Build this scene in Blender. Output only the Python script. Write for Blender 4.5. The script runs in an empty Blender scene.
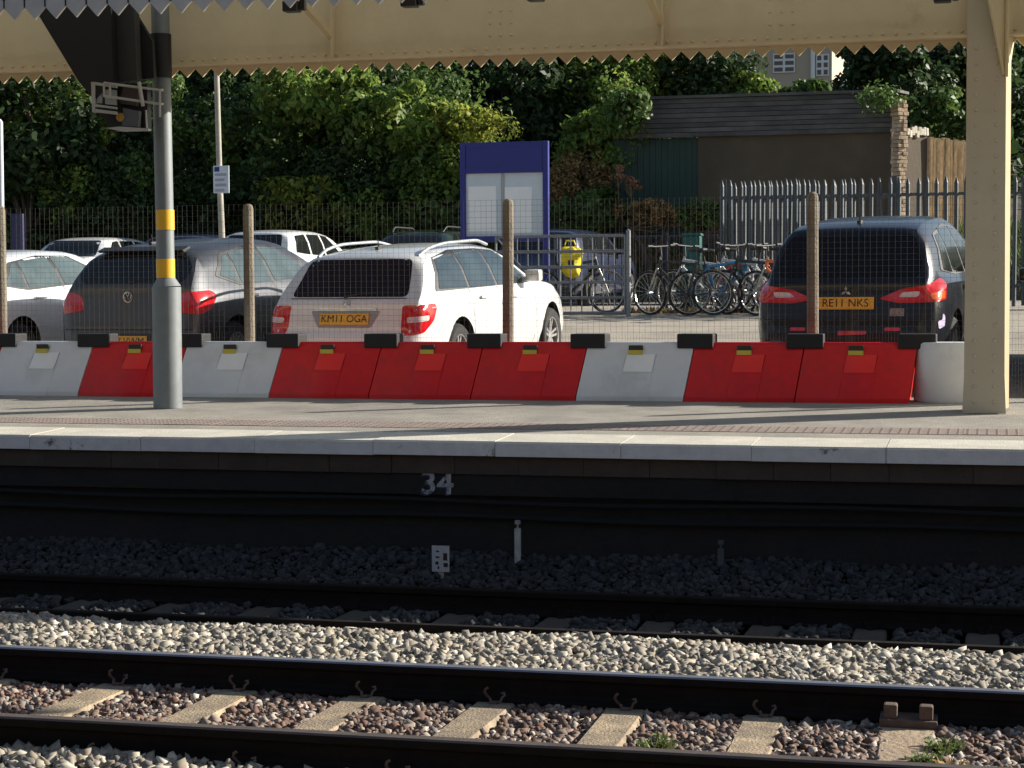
import bpy, bmesh, math, random
import numpy as np
from mathutils import Vector, Matrix
from mathutils.bvhtree import BVHTree

random.seed(7)
rng = np.random.default_rng(7)
SC = bpy.context.scene
COL = SC.collection
R = math.radians

# ------------------------------------------------------------------ camera
F = 1912.0
YAW = R(14.13); PIT = -math.atan(84 / F); ROLL = 0.0041
EYE = Vector((0, 0, 1.80))
cd = bpy.data.cameras.new('camera'); cam = bpy.data.objects.new('camera', cd); COL.objects.link(cam)
cd.sensor_width = 36; cd.lens = F / 1024 * 36; cd.clip_start = .1; cd.clip_end = 2000
cam.matrix_world = Matrix.Translation(EYE) @ Matrix.Rotation(YAW, 4, 'Z') @ Matrix.Rotation(math.pi / 2 + PIT, 4, 'X') @ Matrix.Rotation(-ROLL, 4, 'Z')
SC.camera = cam
SC.render.resolution_x = 1024; SC.render.resolution_y = 768

# ------------------------------------------------------------------ light
SUN_EL, SUN_AZ = 22.5, 62.0            # azimuth measured from +Y towards +X
w = bpy.data.worlds.new('World'); SC.world = w; w.use_nodes = True
nt = w.node_tree; bg = nt.nodes['Background']
sky = nt.nodes.new('ShaderNodeTexSky'); sky.sky_type = 'NISHITA'; sky.sun_disc = False
sky.sun_elevation = R(SUN_EL); sky.sun_rotation = R(SUN_AZ); sky.air_density = 1.0; sky.dust_density = 1.0; sky.ozone_density = 1.0
nt.links.new(sky.outputs[0], bg.inputs[0]); bg.inputs[1].default_value = 0.065
sl = bpy.data.lights.new('sun', 'SUN'); sun = bpy.data.objects.new('sun', sl); COL.objects.link(sun)
sl.energy = 5.0; sl.angle = R(.53); sl.color = (1, .94, .84)
sdir = Vector((math.sin(R(SUN_AZ)) * math.cos(R(SUN_EL)), math.cos(R(SUN_AZ)) * math.cos(R(SUN_EL)), math.sin(R(SUN_EL))))
sun.rotation_euler = sdir.to_track_quat('Z', 'Y').to_euler(); sun.location = (30, 16, 14)
vs = SC.view_settings; vs.view_transform = 'Standard'; vs.look = 'None'; vs.gamma = 1; vs.use_curve_mapping = False
vs.exposure = 0.95

# ------------------------------------------------------------------ survey helper: a sight line through the lens, cut by a plane of known distance
_fwd = Vector((-math.sin(YAW) * math.cos(PIT), math.cos(YAW) * math.cos(PIT), math.sin(PIT)))
_rt = Vector((math.cos(YAW), math.sin(YAW), 0)); _up = _rt.cross(_fwd)
_rt, _up = math.cos(ROLL) * _rt - math.sin(ROLL) * _up, math.sin(ROLL) * _rt + math.cos(ROLL) * _up
def at(px, py, Y):
    d = _rt * ((px - 512) / F) + _up * ((384 - py) / F) + _fwd
    return EYE + d * (Y / d.y)
def lerp(a, b, t): return a + (b - a) * t
def interp(x, xs, ys): return float(np.interp(x, xs, ys))

# ------------------------------------------------------------------ materials
MATS = {}
def pm(name, col, rough=.6, metal=0., var=.15, scale=6., bump=0., bscale=60., coat=0., spec=.5, col2=None, mix=(.45, .7), sss=None, trans=0., island=0., palette=None):
    """procedural principled material: base colour broken up by noise, second colour in stains, fine bump"""
    if name in MATS: return MATS[name]
    m = bpy.data.materials.new(name); m.use_nodes = True; MATS[name] = m
    t = m.node_tree; N = t.nodes; L = t.links; b = N['Principled BSDF']
    tc = N.new('ShaderNodeTexCoord'); oi = N.new('ShaderNodeObjectInfo')
    mul = N.new('ShaderNodeMath'); mul.operation = 'MULTIPLY'; mul.inputs[1].default_value = 37; L.new(oi.outputs['Random'], mul.inputs[0])
    nz = N.new('ShaderNodeTexNoise'); nz.noise_dimensions = '4D'; nz.inputs['Scale'].default_value = scale; nz.inputs['Detail'].default_value = 6
    nz.inputs['Roughness'].default_value = .62
    L.new(tc.outputs['Object'], nz.inputs['Vector']); L.new(mul.outputs[0], nz.inputs['W'])
    rp = N.new('ShaderNodeValToRGB'); L.new(nz.outputs[0], rp.inputs[0])
    e = rp.color_ramp.elements
    e[0].position = .28; e[1].position = .72
    e[0].color = (*[c * (1 - var) for c in col], 1); e[1].color = (*[min(1, c * (1 + var)) for c in col], 1)
    out = rp.outputs[0]
    if col2 is not None:
        n2 = N.new('ShaderNodeTexNoise'); n2.noise_dimensions = '4D'; n2.inputs['Scale'].default_value = scale * .37; n2.inputs['Detail'].default_value = 8
        n2.inputs['Roughness'].default_value = .7
        L.new(tc.outputs['Object'], n2.inputs['Vector']); L.new(mul.outputs[0], n2.inputs['W'])
        mr = N.new('ShaderNodeMapRange'); mr.inputs[1].default_value = mix[0]; mr.inputs[2].default_value = mix[1]; L.new(n2.outputs[0], mr.inputs[0])
        mx = N.new('ShaderNodeMix'); mx.data_type = 'RGBA'; L.new(mr.outputs[0], mx.inputs['Factor']); L.new(out, mx.inputs['A']); mx.inputs['B'].default_value = (*col2, 1)
        out = mx.outputs['Result']
    if island:
        g = N.new('ShaderNodeNewGeometry'); hs = N.new('ShaderNodeHueSaturation')
        r1 = N.new('ShaderNodeMapRange'); r1.inputs[3].default_value = 1 - island; r1.inputs[4].default_value = 1 + island
        L.new(g.outputs['Random Per Island'], r1.inputs[0]); L.new(r1.outputs[0], hs.inputs['Value'])
        m2 = N.new('ShaderNodeMath'); m2.operation = 'MULTIPLY'; m2.inputs[1].default_value = 7.31; L.new(g.outputs['Random Per Island'], m2.inputs[0])
        fr = N.new('ShaderNodeMath'); fr.operation = 'FRACT'; L.new(m2.outputs[0], fr.inputs[0])
        r2 = N.new('ShaderNodeMapRange'); r2.inputs[3].default_value = .475; r2.inputs[4].default_value = .525; L.new(fr.outputs[0], r2.inputs[0]); L.new(r2.outputs[0], hs.inputs['Hue'])
        L.new(out, hs.inputs['Color']); out = hs.outputs[0]
    if palette:
        g = N.new('ShaderNodeNewGeometry'); pr = N.new('ShaderNodeValToRGB'); pr.color_ramp.interpolation = 'LINEAR'
        el = pr.color_ramp.elements
        while len(el) < len(palette): el.new(.5)
        for i_, (p_, c_) in enumerate(palette): el[i_].position = p_; el[i_].color = (*c_, 1)
        L.new(g.outputs['Random Per Island'], pr.inputs[0])
        mm = N.new('ShaderNodeMix'); mm.data_type = 'RGBA'; mm.blend_type = 'MULTIPLY'; mm.inputs['Factor'].default_value = 1
        L.new(pr.outputs[0], mm.inputs['A']); L.new(out, mm.inputs['B']); out = mm.outputs['Result']
    L.new(out, b.inputs['Base Color'])
    rr = N.new('ShaderNodeMapRange'); rr.inputs[3].default_value = max(.02, rough - .08); rr.inputs[4].default_value = min(1, rough + .08)
    L.new(nz.outputs[0], rr.inputs[0]); L.new(rr.outputs[0], b.inputs['Roughness'])
    b.inputs['Metallic'].default_value = metal; b.inputs['Coat Weight'].default_value = coat; b.inputs['Coat Roughness'].default_value = .06
    b.inputs['Specular IOR Level'].default_value = spec
    if bump:
        bn = N.new('ShaderNodeTexNoise'); bn.inputs['Scale'].default_value = bscale; bn.inputs['Detail'].default_value = 5
        L.new(tc.outputs['Object'], bn.inputs['Vector'])
        bp = N.new('ShaderNodeBump'); bp.inputs['Strength'].default_value = bump; bp.inputs['Distance'].default_value = .02
        L.new(bn.outputs[0], bp.inputs['Height']); L.new(bp.outputs[0], b.inputs['Normal'])
    if trans:
        tr = N.new('ShaderNodeBsdfTranslucent'); ms = N.new('ShaderNodeMixShader'); ms.inputs[0].default_value = trans
        L.new(out, tr.inputs[0]); L.new(b.outputs[0], ms.inputs[1]); L.new(tr.outputs[0], ms.inputs[2])
        L.new(ms.outputs[0], N['Material Output'].inputs[0])
    return m

M_asphalt = pm('asphalt', (.32, .295, .25), .9, var=.22, scale=3, bump=.5, bscale=120, col2=(.22, .2, .17))
M_carpark = pm('car_park_asphalt', (.34, .3, .24), .92, var=.25, scale=1.5, bump=.6, bscale=60, col2=(.43, .38, .3))
M_coping = pm('coping_stone', (.58, .545, .46), .85, var=.14, scale=5, bump=.35, bscale=80, col2=(.47, .44, .37))
M_copwhite = pm('white_edge_paint', (.62, .62, .61), .7, var=.12, scale=9, bump=.25, bscale=60, col2=(.1, .09, .08), mix=(.6, .65))
M_tactile = pm('tactile_red', (.25, .19, .16), .85, var=.2, scale=6, bump=.2, bscale=50, col2=(.2, .17, .145))
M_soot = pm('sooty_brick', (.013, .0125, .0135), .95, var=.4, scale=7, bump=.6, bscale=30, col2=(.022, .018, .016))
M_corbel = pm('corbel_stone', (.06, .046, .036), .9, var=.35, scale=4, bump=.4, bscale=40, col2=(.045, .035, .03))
M_soil = pm('track_bed', (.035, .031, .028), .95, var=.3, scale=3)
PALG = [(0, (.13, .125, .12)), (.1, (.22, .205, .185)), (.25, (.3, .29, .265)), (.4, (.34, .295, .23)), (.55, (.4, .385, .345)), (.68, (.29, .24, .2)), (.8, (.5, .46, .39)), (.93, (.6, .57, .5)), (1, (.75, .72, .66))]
PALB = [(0, (.05, .035, .03)), (.2, (.14, .085, .06)), (.4, (.2, .13, .095)), (.55, (.22, .19, .17)), (.7, (.16, .075, .05)), (.85, (.32, .26, .21)), (.95, (.4, .34, .28)), (1, (.6, .54, .46))]
M_ballast = pm('clean_ballast', (.78, .745, .68), .85, var=.12, scale=30, palette=PALG)
M_ballastb = pm('rusty_ballast', (.92, .92, .9), .88, var=.15, scale=30, palette=PALB)
M_ballastd = pm('dark_ballast', (.034, .033, .035), .9, var=.3, scale=10, island=.6)  # far track stones, much darker than the other ballast
M_rail = pm('rail_rust', (.014, .011, .0095), .85, var=.35, scale=12, bump=.2, bscale=40, spec=.12)
M_railtop = pm('rail_running_surface', (.26, .26, .29), .5, metal=.7, var=.15, scale=8)
M_raildull = pm('rail_dull_surface', (.13, .1, .085), .55, metal=.5, var=.2, scale=8)
M_sleeper = pm('concrete_sleeper', (.36, .275, .175), .92, var=.4, scale=14, bump=.5, bscale=70, col2=(.19, .15, .11), mix=(.42, .62))
M_sleeperd = pm('dark_sleeper', (.05, .045, .04), .9, var=.3, scale=9, bump=.4)  # far track sleepers, in a much darker tone than the near ones
M_timber = pm('timber_sleeper', (.3, .215, .135), .9, var=.35, scale=5, bump=.6, bscale=30, col2=(.38, .3, .21))
M_rust = pm('rusty_iron', (.12, .078, .058), .85, var=.3, scale=30)
M_red = pm('red_plastic', (.66, .008, .011), .42, var=.12, scale=11, bump=.04, bscale=14, spec=.4, col2=(.5, .014, .016), mix=(.52, .72))
M_white = pm('white_plastic', (.7, .71, .72), .45, var=.06, scale=5, bump=.04, bscale=14, col2=(.52, .51, .48), mix=(.52, .75))
M_redlit = pm('red_panel_lit', (.88, .014, .012), .38, var=.06, scale=6)  # lighter red stands in for sunlight showing through the centre panel
M_whitelit = pm('white_panel_lit', (.86, .86, .85), .4, var=.05, scale=6)  # paler white, likewise painting the light that comes through the panel
M_rubber = pm('black_rubber', (.012, .012, .013), .7, var=.25, scale=12, bump=.1)
M_stick_y = pm('yellow_sticker', (.6, .5, .07), .5, var=.1)
M_stick_k = pm('black_sticker', (.03, .028, .02), .5, var=.1)
M_cream = pm('cream_paint', (.7, .575, .37), .6, var=.07, scale=3, bump=.12, bscale=18, col2=(.42, .28, .15), mix=(.6, .78))
M_creamlt = pm('cream_paint_clean', (.68, .55, .32), .55, var=.08, scale=4, bump=.1, bscale=20)
M_column = pm('column_paint', (.52, .455, .325), .55, var=.06, scale=3, bump=.12, bscale=20, col2=(.33, .23, .13), mix=(.62, .8))
M_valance = pm('valance_boards', (.64, .585, .51), .7, var=.1, scale=4, bump=.1, bscale=30, col2=(.4, .37, .33))
M_roofsheet = pm('roof_sheet', (.22, .2, .17), .8, var=.2)
M_galv = pm('galvanised_steel', (.36, .38, .385), .5, metal=.35, var=.14, scale=14, bump=.05)
M_pole = pm('pole_steel', (.18, .2, .205), .55, metal=.15, var=.12, scale=10)
M_yellow = pm('yellow_band', (.72, .4, .015), .5, var=.06)
M_black = pm('black_paint', (.008, .008, .008), .55, var=.2, scale=6)
M_dkgrey = pm('dark_grey_paint', (.035, .034, .033), .6, var=.15)
M_ltgrey = pm('light_grey_paint', (.42, .41, .37), .55, var=.15, scale=9)
M_post = pm('fence_post_concrete', (.19, .165, .125), .9, var=.25, scale=6, bump=.4, bscale=50, col2=(.12, .095, .07))
M_wire = pm('mesh_wire', (.065, .065, .062), .8, metal=.0, var=.1, spec=.08)
M_glass = pm('car_glass', (.012, .014, .014), .05, var=.1, spec=.55)
M_privacy = pm('privacy_glass', (.006, .005, .005), .09, var=.1, spec=.35)
M_glasslt = pm('car_side_glass', (.028, .042, .044), .05, var=.35, scale=2.2, spec=.7)
M_tyre = pm('tyre_rubber', (.016, .016, .016), .85, var=.2)
M_alloy = pm('alloy_rim', (.5, .5, .5), .32, metal=.8, var=.08)
M_plate = pm('yellow_number_plate', (.7, .4, .03), .45, var=.06)
M_ink = pm('plate_ink', (.012, .012, .012), .5, var=.1)
M_lampred = pm('red_lamp_lens', (.5, .008, .012), .12, var=.2, scale=20, coat=.6)
M_lampclr = pm('clear_lamp_lens', (.62, .55, .53), .15, var=.15, scale=20, coat=.6)
M_lamporg = pm('amber_lamp_lens', (.62, .12, .02), .15, var=.15, scale=20, coat=.6)
M_chrome = pm('chrome', (.7, .7, .7), .12, metal=1., var=.03)
M_trim = pm('black_trim', (.012, .012, .012), .55, var=.15)
P_white = pm('white_car_paint', (.74, .75, .74), .3, var=.03, coat=.8)
P_silver = pm('pearl_white_car_paint', (.68, .68, .66), .32, metal=.15, var=.03, coat=.8)
P_grey = pm('grey_metallic_car_paint', (.085, .087, .092), .42, metal=.8, var=.05, coat=.25)
P_navy = pm('dark_navy_car_paint', (.006, .007, .011), .3, metal=.0, var=.06, coat=.35, spec=.3)
P_green = pm('dark_green_car_paint', (.02, .04, .03), .3, metal=.3, var=.06, coat=.8)
P_blue = pm('dark_blue_car_paint', (.02, .03, .07), .3, metal=.3, var=.06, coat=.8)
M_blue = pm('notice_blue', (.016, .024, .2), .45, var=.08)
M_paper = pm('poster_paper', (.88, .9, .9), .6, var=.05, scale=3)
M_paper2 = pm('poster_panel', (.6, .67, .72), .5, var=.08, scale=3)
M_blade = pm('leaf_dark', (.042, .074, .022), .55, var=.35, scale=.7, island=.45, trans=.35, spec=.35)
M_leafm = pm('leaf_mid', (.095, .155, .036), .55, var=.35, scale=.7, island=.45, trans=.35, spec=.35)
M_leafl = pm('leaf_light', (.2, .28, .055), .55, var=.35, scale=.7, island=.4, trans=.5, spec=.3)
M_leafy = pm('leaf_yellow', (.26, .29, .045), .55, var=.3, scale=.8, island=.4, trans=.5, spec=.3)
M_leafb = pm('leaf_dry', (.3, .2, .09), .8, var=.35, scale=.8, island=.4, trans=.3, spec=.1)
M_bark = pm('bark', (.07, .052, .036), .95, var=.35, scale=9, bump=.7, bscale=20)
M_bank = pm('grass_bank', (.05, .05, .022), .95, var=.4, scale=.8, bump=.6, bscale=12, col2=(.1, .075, .035))
M_render = pm('brown_render', (.1, .078, .054), .95, var=.25, scale=.9, bump=.3, bscale=12, col2=(.075, .06, .045))
M_board = pm('grey_roof_board', (.1, .097, .095), .9, var=.45, scale=1.5, bump=.2, bscale=20, col2=(.045, .043, .042))
M_gdoor = pm('green_door', (.012, .04, .03), .6, var=.25, scale=2)
M_brick = pm('old_brick', (.55, .42, .29), .9, var=.3, scale=5, bump=.5, bscale=25, col2=(.25, .18, .12))
M_reed = pm('reed_screen', (.5, .4, .27), .9, var=.4, scale=6)
M_house = pm('house_render', (.5, .4, .3), .9, var=.08, scale=.6)
M_winwhite = pm('white_window_frame', (.75, .75, .75), .5, var=.05)
M_pane = pm('house_pane', (.1, .035, .045), .12, var=.2)
M_roofslate = pm('slate', (.09, .085, .09), .8, var=.2)
M_teal = pm('teal_cabinet', (.008, .1, .085), .5, var=.1)
M_navyrail = pm('navy_railing', (.02, .022, .05), .5, var=.15)
M_hiviz = pm('yellow_bag', (.78, .6, .01), .55, var=.12, scale=9, bump=.3, bscale=9)
M_weed = pm('weed', (.16, .2, .06), .7, var=.3, island=.3, trans=.3)
M_concl = pm('pale_post', (.33, .31, .26), .8, var=.2, scale=7)

# ------------------------------------------------------------------ mesh builder
class MB:
    def __init__(s): s.v = []; s.f = []; s.m = []; s.cur = 0
    def add(s, vs, fs):
        o = len(s.v); s.v += [tuple(a) for a in vs]
        for f in fs: s.f.append(tuple(i + o for i in f)); s.m.append(s.cur)
        return s
    def box(s, a, b, rot=0, piv=None):
        x0, y0, z0 = a; x1, y1, z1 = b
        vs = [(x0, y0, z0), (x1, y0, z0), (x1, y1, z0), (x0, y1, z0), (x0, y0, z1), (x1, y0, z1), (x1, y1, z1), (x0, y1, z1)]
        return s.add(vs, [(0, 3, 2, 1), (4, 5, 6, 7), (0, 1, 5, 4), (1, 2, 6, 5), (2, 3, 7, 6), (3, 0, 4, 7)])
    def cbox(s, a, b, c):
        """box with chamfered edges"""
        bm = bmesh.new(); bmesh.ops.create_cube(bm, size=1)
        for v in bm.verts: v.co = Vector([lerp(a[i], b[i], v.co[i] + .5) for i in range(3)])
        bmesh.ops.bevel(bm, geom=list(bm.edges), offset=c, segments=2, affect='EDGES', profile=.6)
        bm.verts.index_update()
        s.add([v.co[:] for v in bm.verts], [[v.index for v in f.verts] for f in bm.faces]); bm.free(); return s
    def tube(s, pts, r, n=8, cap=True):
        pts = [Vector(p) for p in pts]; rs = r if isinstance(r, (list, tuple)) else [r] * len(pts)
        rings = []; prev = None
        for i, p in enumerate(pts):
            d = (pts[min(i + 1, len(pts) - 1)] - pts[max(i - 1, 0)]).normalized()
            if prev is None:
                a = d.orthogonal().normalized()
            else:
                a = prev - d * prev.dot(d); a = a.normalized() if a.length > 1e-5 else d.orthogonal().normalized()
            prev = a; b = d.cross(a)
            rings.append([p + (a * math.cos(2 * math.pi * k / n) + b * math.sin(2 * math.pi * k / n)) * rs[i] for k in range(n)])
        vs = [q for rg in rings for q in rg]; fs = []
        for i in range(len(pts) - 1):
            for k in range(n): fs.append((i * n + k, i * n + (k + 1) % n, (i + 1) * n + (k + 1) % n, (i + 1) * n + k))
        if cap: fs.append(tuple(range(n))[::-1]); fs.append(tuple((len(pts) - 1) * n + k for k in range(n)))
        return s.add(vs, fs)
    def prism(s, poly, ax, lo, hi):
        """extrude a 2-D polygon along axis ax (0,1,2); poly in the other two axes in order"""
        n = len(poly); o = [i for i in range(3) if i != ax]; vs = []
        for h in (lo, hi):
            for p in poly:
                q = [0, 0, 0]; q[ax] = h; q[o[0]] = p[0]; q[o[1]] = p[1]; vs.append(q)
        fs = [tuple(range(n))[::-1], tuple(range(n, 2 * n))] + [(k, (k + 1) % n, n + (k + 1) % n, n + k) for k in range(n)]
        return s.add(vs, fs)
    def lathe(s, prof, c, ax=0, n=24, closed=True):
        """revolve (r, h) profile about axis ax through c"""
        o = [i for i in range(3) if i != ax]; vs = []; k = len(prof)
        for j in range(n):
            t = 2 * math.pi * j / n
            for r, h in prof:
                q = list(c); q[ax] += h; q[o[0]] += r * math.cos(t); q[o[1]] += r * math.sin(t); vs.append(q)
        fs = []
        for j in range(n):
            for i in range(k if closed else k - 1):
                a = j * k + i; b = j * k + (i + 1) % k; c2 = ((j + 1) % n) * k + (i + 1) % k; d = ((j + 1) % n) * k + i
                fs.append((a, b, c2, d))
        return s.add(vs, fs)
    def mesh(s, name, mats, org=(0, 0, 0), smooth=None):
        me = bpy.data.meshes.new(name); org = Vector(org)
        me.from_pydata([Vector(v) - org for v in s.v], [], s.f)
        for m in (mats if isinstance(mats, (list, tuple)) else [mats]): me.materials.append(m)
        if any(s.m): me.polygons.foreach_set('material_index', s.m)
        bm = bmesh.new(); bm.from_mesh(me); bmesh.ops.recalc_face_normals(bm, faces=bm.faces); bm.to_mesh(me); bm.free()
        if smooth is not None:
            me.shade_smooth(); me.set_sharp_from_angle(angle=R(smooth))
        return me
    def build(s, name, mats, parent=None, org=None, smooth=None):
        """one mesh object. With a parent the coordinates are the parent's; without, world coordinates with origin org"""
        if org is None: org = (0, 0, 0)
        o = bpy.data.objects.new(name, s.mesh(name, mats, org, smooth)); COL.objects.link(o)
        if parent: o.parent = parent
        else: o.location = org
        return o

def tag(o, label=None, cat=None, group=None, kind=None):
    if label: o['label'] = label
    if cat: o['category'] = cat
    if group: o['group'] = group
    if kind: o['kind'] = kind
    return o
def empty(name, loc, label, cat, group=None, rz=0):
    o = bpy.data.objects.new(name, None); COL.objects.link(o); o.location = loc; o.rotation_euler = (0, 0, rz); o.empty_display_size = .2
    return tag(o, label, cat, group)
def obj(name, me, parent=None, loc=(0, 0, 0), rot=(0, 0, 0), scale=None):
    o = bpy.data.objects.new(name, me); COL.objects.link(o); o.parent = parent; o.location = loc; o.rotation_euler = rot
    if scale: o.scale = scale
    return o
def text_mesh(s, size, depth, mat, bold=0.0):
    c = bpy.data.curves.new('t', 'FONT'); c.body = s; c.size = size; c.extrude = depth; c.align_x = 'CENTER'; c.align_y = 'CENTER'; c.offset = bold
    o = bpy.data.objects.new('t', c); COL.objects.link(o)
    dg = bpy.context.evaluated_depsgraph_get(); me = bpy.data.meshes.new_from_object(o.evaluated_get(dg))
    bpy.data.objects.remove(o); me.materials.clear(); me.materials.append(mat); return me
def np_mesh(name, V, Fc, mat, nper):
    """fast mesh of equal polygons from numpy arrays"""
    me = bpy.data.meshes.new(name); nf = len(Fc)
    me.vertices.add(len(V)); me.vertices.foreach_set('co', V.astype(np.float32).ravel())
    me.loops.add(nf * nper); me.loops.foreach_set('vertex_index', Fc.astype(np.int32).ravel())
    me.polygons.add(nf); me.polygons.foreach_set('loop_start', np.arange(0, nf * nper, nper, dtype=np.int32))
    me.materials.append(mat); me.update(calc_edges=True); me.validate(); return me

# ================================================================== SETTING
Y1, Y2, Y3, Y4 = 7.485, 9.0, 10.70, 12.085          # rail centre lines
ZF = -.10                                            # the far line lies a little lower
YE, ZE, PS = 12.75, .82, .035                        # platform edge, its level, its cross fall
def zplat(y): return ZE + PS * (y - YE)
def zpark(y):
    return interp(y, [16.4, 17.5, 21.4, 28.5, 38, 39.5, 43, 50, 62, 77, 120, 300], [.82, .88, 1.19, 1.585, 1.75, 2.5, 3.6, 4.5, 6.7, 9.8, 12, 13])

# ground under everything
g = MB().add([(-300, -60, -.42), (300, -60, -.42), (300, 400, -.42), (-300, 400, -.42)], [(0, 1, 2, 3)])
tag(g.build('ground', M_soil), kind='structure')

# car park sheet, rising away from the line
g = MB(); ys = [16.62] + list(np.arange(17, 38.1, .5)); xs = list(np.arange(-60, 31, 3.0))
for i, y in enumerate(ys):
    for x in xs: g.v.append((x, y, zpark(y) + .008 * math.sin(x * 2.1 + y)))
n = len(xs)
for i in range(len(ys) - 1):
    for j in range(n - 1): g.f.append((i * n + j, i * n + j + 1, (i + 1) * n + j + 1, (i + 1) * n + j)); g.m.append(0)
tag(g.build('car_park', M_carpark, smooth=40), kind='structure')
# bank and hill behind
g = MB(); ys = [38, 38.3, 38.7, 39.2, 39.6, 40.4, 41.5, 43, 44.5, 46.5, 50, 55, 60, 68, 76, 90, 120, 200, 300]; xs = list(np.arange(-150, 151, 2.0))
for y in ys:
    for x in xs:
        b = zpark(y)
        side = max(0, x - 12) * .02 * max(0, y - 38) * .05                   # falls away to the right
        g.v.append((x, y, max(b - side, 1.5) + (.12 * math.sin(x * 1.3 + y * .7) * min(1, (y - 38) / 3) if y > 38.1 else 0)))
n = len(xs)
for i in range(len(ys) - 1):
    for j in range(n - 1): g.f.append((i * n + j, i * n + j + 1, (i + 1) * n + j + 1, (i + 1) * n + j)); g.m.append(0)
tag(g.build('hill', M_bank, smooth=60), kind='structure')

# platform
XA, XB = -17.0, 5.0
g = MB()
prof = [(YE + .56, -.41), (16.62, -.41), (16.62, zplat(16.62)), (YE + .56, zplat(YE + .56))]
g.prism([(p[0], p[1]) for p in prof], 0, XA, XB)
plat = tag(g.build('platform', M_asphalt), kind='structure')
# face wall, recessed under the coping, with two slight set-offs
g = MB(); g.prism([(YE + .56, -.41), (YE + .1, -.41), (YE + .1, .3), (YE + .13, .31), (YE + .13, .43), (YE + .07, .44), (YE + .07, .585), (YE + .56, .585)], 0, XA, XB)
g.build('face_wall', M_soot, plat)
cs = .885; x0 = at(495, 445, YE).x - 14 * cs
def coping_mesh(k):
    g = MB(); j = .001 + .001 * (k % 3)
    g.cur = 0; g.prism([(0, -.1), (.555, -.1 + PS * .555 * 0), (.555, PS * .555 + .003), (.012, .003), (0, -.01)], 0, j, cs - j)
    g.cur = 1; g.prism([(-.0035, -.1), (.0, -.1), (.0, -.008), (-.0035, -.008)], 0, j, cs - j)
    return g.mesh('coping_slab', [M_coping, M_copwhite])
cms = [coping_mesh(k) for k in range(3)]
for k in range(int((XB - x0) / cs)):
    o = obj('coping_slab', cms[k % 3], plat, (x0 + k * cs, YE + random.uniform(-.004, .004), ZE + random.uniform(-.003, .003)))
    o['label'] = 'pale stone coping slab with white painted front edge'
# corbel course under the coping
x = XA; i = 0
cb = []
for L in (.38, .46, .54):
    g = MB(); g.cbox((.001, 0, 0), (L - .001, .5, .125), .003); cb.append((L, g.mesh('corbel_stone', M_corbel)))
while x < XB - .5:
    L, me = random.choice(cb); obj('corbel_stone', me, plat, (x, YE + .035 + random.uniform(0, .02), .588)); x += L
# red blister paving
g = MB(); g.cbox((.0005, 0, -.02), (.3995, .4, .004), .001)
for a in range(6):
    for b in range(6):
        cx, cy = .033 + a * .0668, .033 + b * .0668
        g.lathe([(0.0001, .0075), (.008, .0068), (.0125, .004)], (cx, cy, 0), 2, 6, closed=False)
tm = g.mesh('tactile_tile', M_tactile)
nx = int((XB - (-11)) / .4)
for k in range(nx):
    o = obj('tactile_tile', tm, plat, (-11 + k * .4, YE + .86, zplat(YE + .86) + random.uniform(-.001, .001)), (math.atan(PS), 0, 0))

# ------------------------------------------------------------------ ballast
PHI = (1 + 5 ** .5) / 2
ICO = np.array([(-1, PHI, 0), (1, PHI, 0), (-1, -PHI, 0), (1, -PHI, 0), (0, -1, PHI), (0, 1, PHI), (0, -1, -PHI), (0, 1, -PHI), (PHI, 0, -1), (PHI, 0, 1), (-PHI, 0, -1), (-PHI, 0, 1)]) / math.sqrt(1 + PHI * PHI)
ICF = np.array([(0, 11, 5), (0, 5, 1), (0, 1, 7), (0, 7, 10), (0, 10, 11), (1, 5, 9), (5, 11, 4), (11, 10, 2), (10, 7, 6), (7, 1, 8), (3, 9, 4), (3, 4, 2), (3, 2, 6), (3, 6, 8), (3, 8, 9), (4, 9, 5), (2, 4, 11), (6, 2, 10), (8, 6, 7), (9, 8, 1)])
def rand_rot(n):
    q = rng.normal(size=(n, 4)); q /= np.linalg.norm(q, axis=1)[:, None]; w_, x_, y_, z_ = q.T
    return np.stack([np.stack([1 - 2 * (y_ * y_ + z_ * z_), 2 * (x_ * y_ - z_ * w_), 2 * (x_ * z_ + y_ * w_)], -1),
                     np.stack([2 * (x_ * y_ + z_ * w_), 1 - 2 * (x_ * x_ + z_ * z_), 2 * (y_ * z_ - x_ * w_)], -1),
                     np.stack([2 * (x_ * z_ - y_ * w_), 2 * (y_ * z_ + x_ * w_), 1 - 2 * (x_ * x_ + y_ * y_)], -1)], 1)
def stones(name, label, xr, yr, zf, n, size, mat, skip=None):
    px = rng.uniform(*xr, n); py = rng.uniform(*yr, n)
    if skip is not None:
        k = ~skip(px, py); px, py = px[k], py[k]; n = len(px)
    s = rng.uniform(.5, 1.45, n) ** 1.2 * size
    pz = zf(px, py) + rng.uniform(-.55, .35, n) * size
    V = ICO[None] * (1 + rng.uniform(-.38, .34, (n, 12, 1)))
    V = V * rng.uniform(.55, 1.25, (n, 1, 3)) * s[:, None, None]
    for _ in range(4):                                     # fracture planes
        nr = rng.normal(size=(n, 1, 3)); nr /= np.linalg.norm(nr, axis=2, keepdims=True); pr_ = (V * nr).sum(2, keepdims=True)
        V = V - nr * np.maximum(0, pr_ - (s * rng.uniform(.25, .6, n))[:, None, None])
    V = V * 1.22
    V = np.einsum('nij,nkj->nki', rand_rot(n), V) * np.array([1, 1, .85]) + np.stack([px, py, pz], -1)[:, None]
    Fc = (ICF[None] + 12 * np.arange(n)[:, None, None]).reshape(-1, 3)
    o = bpy.data.objects.new(name, np_mesh(name, V.reshape(-1, 3), Fc, mat, 3)); COL.objects.link(o)
    return tag(o, label, 'ballast', kind='stuff')
SLS = .664; SL0 = at(489, 698, Y2 - .05).x + .03
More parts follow.
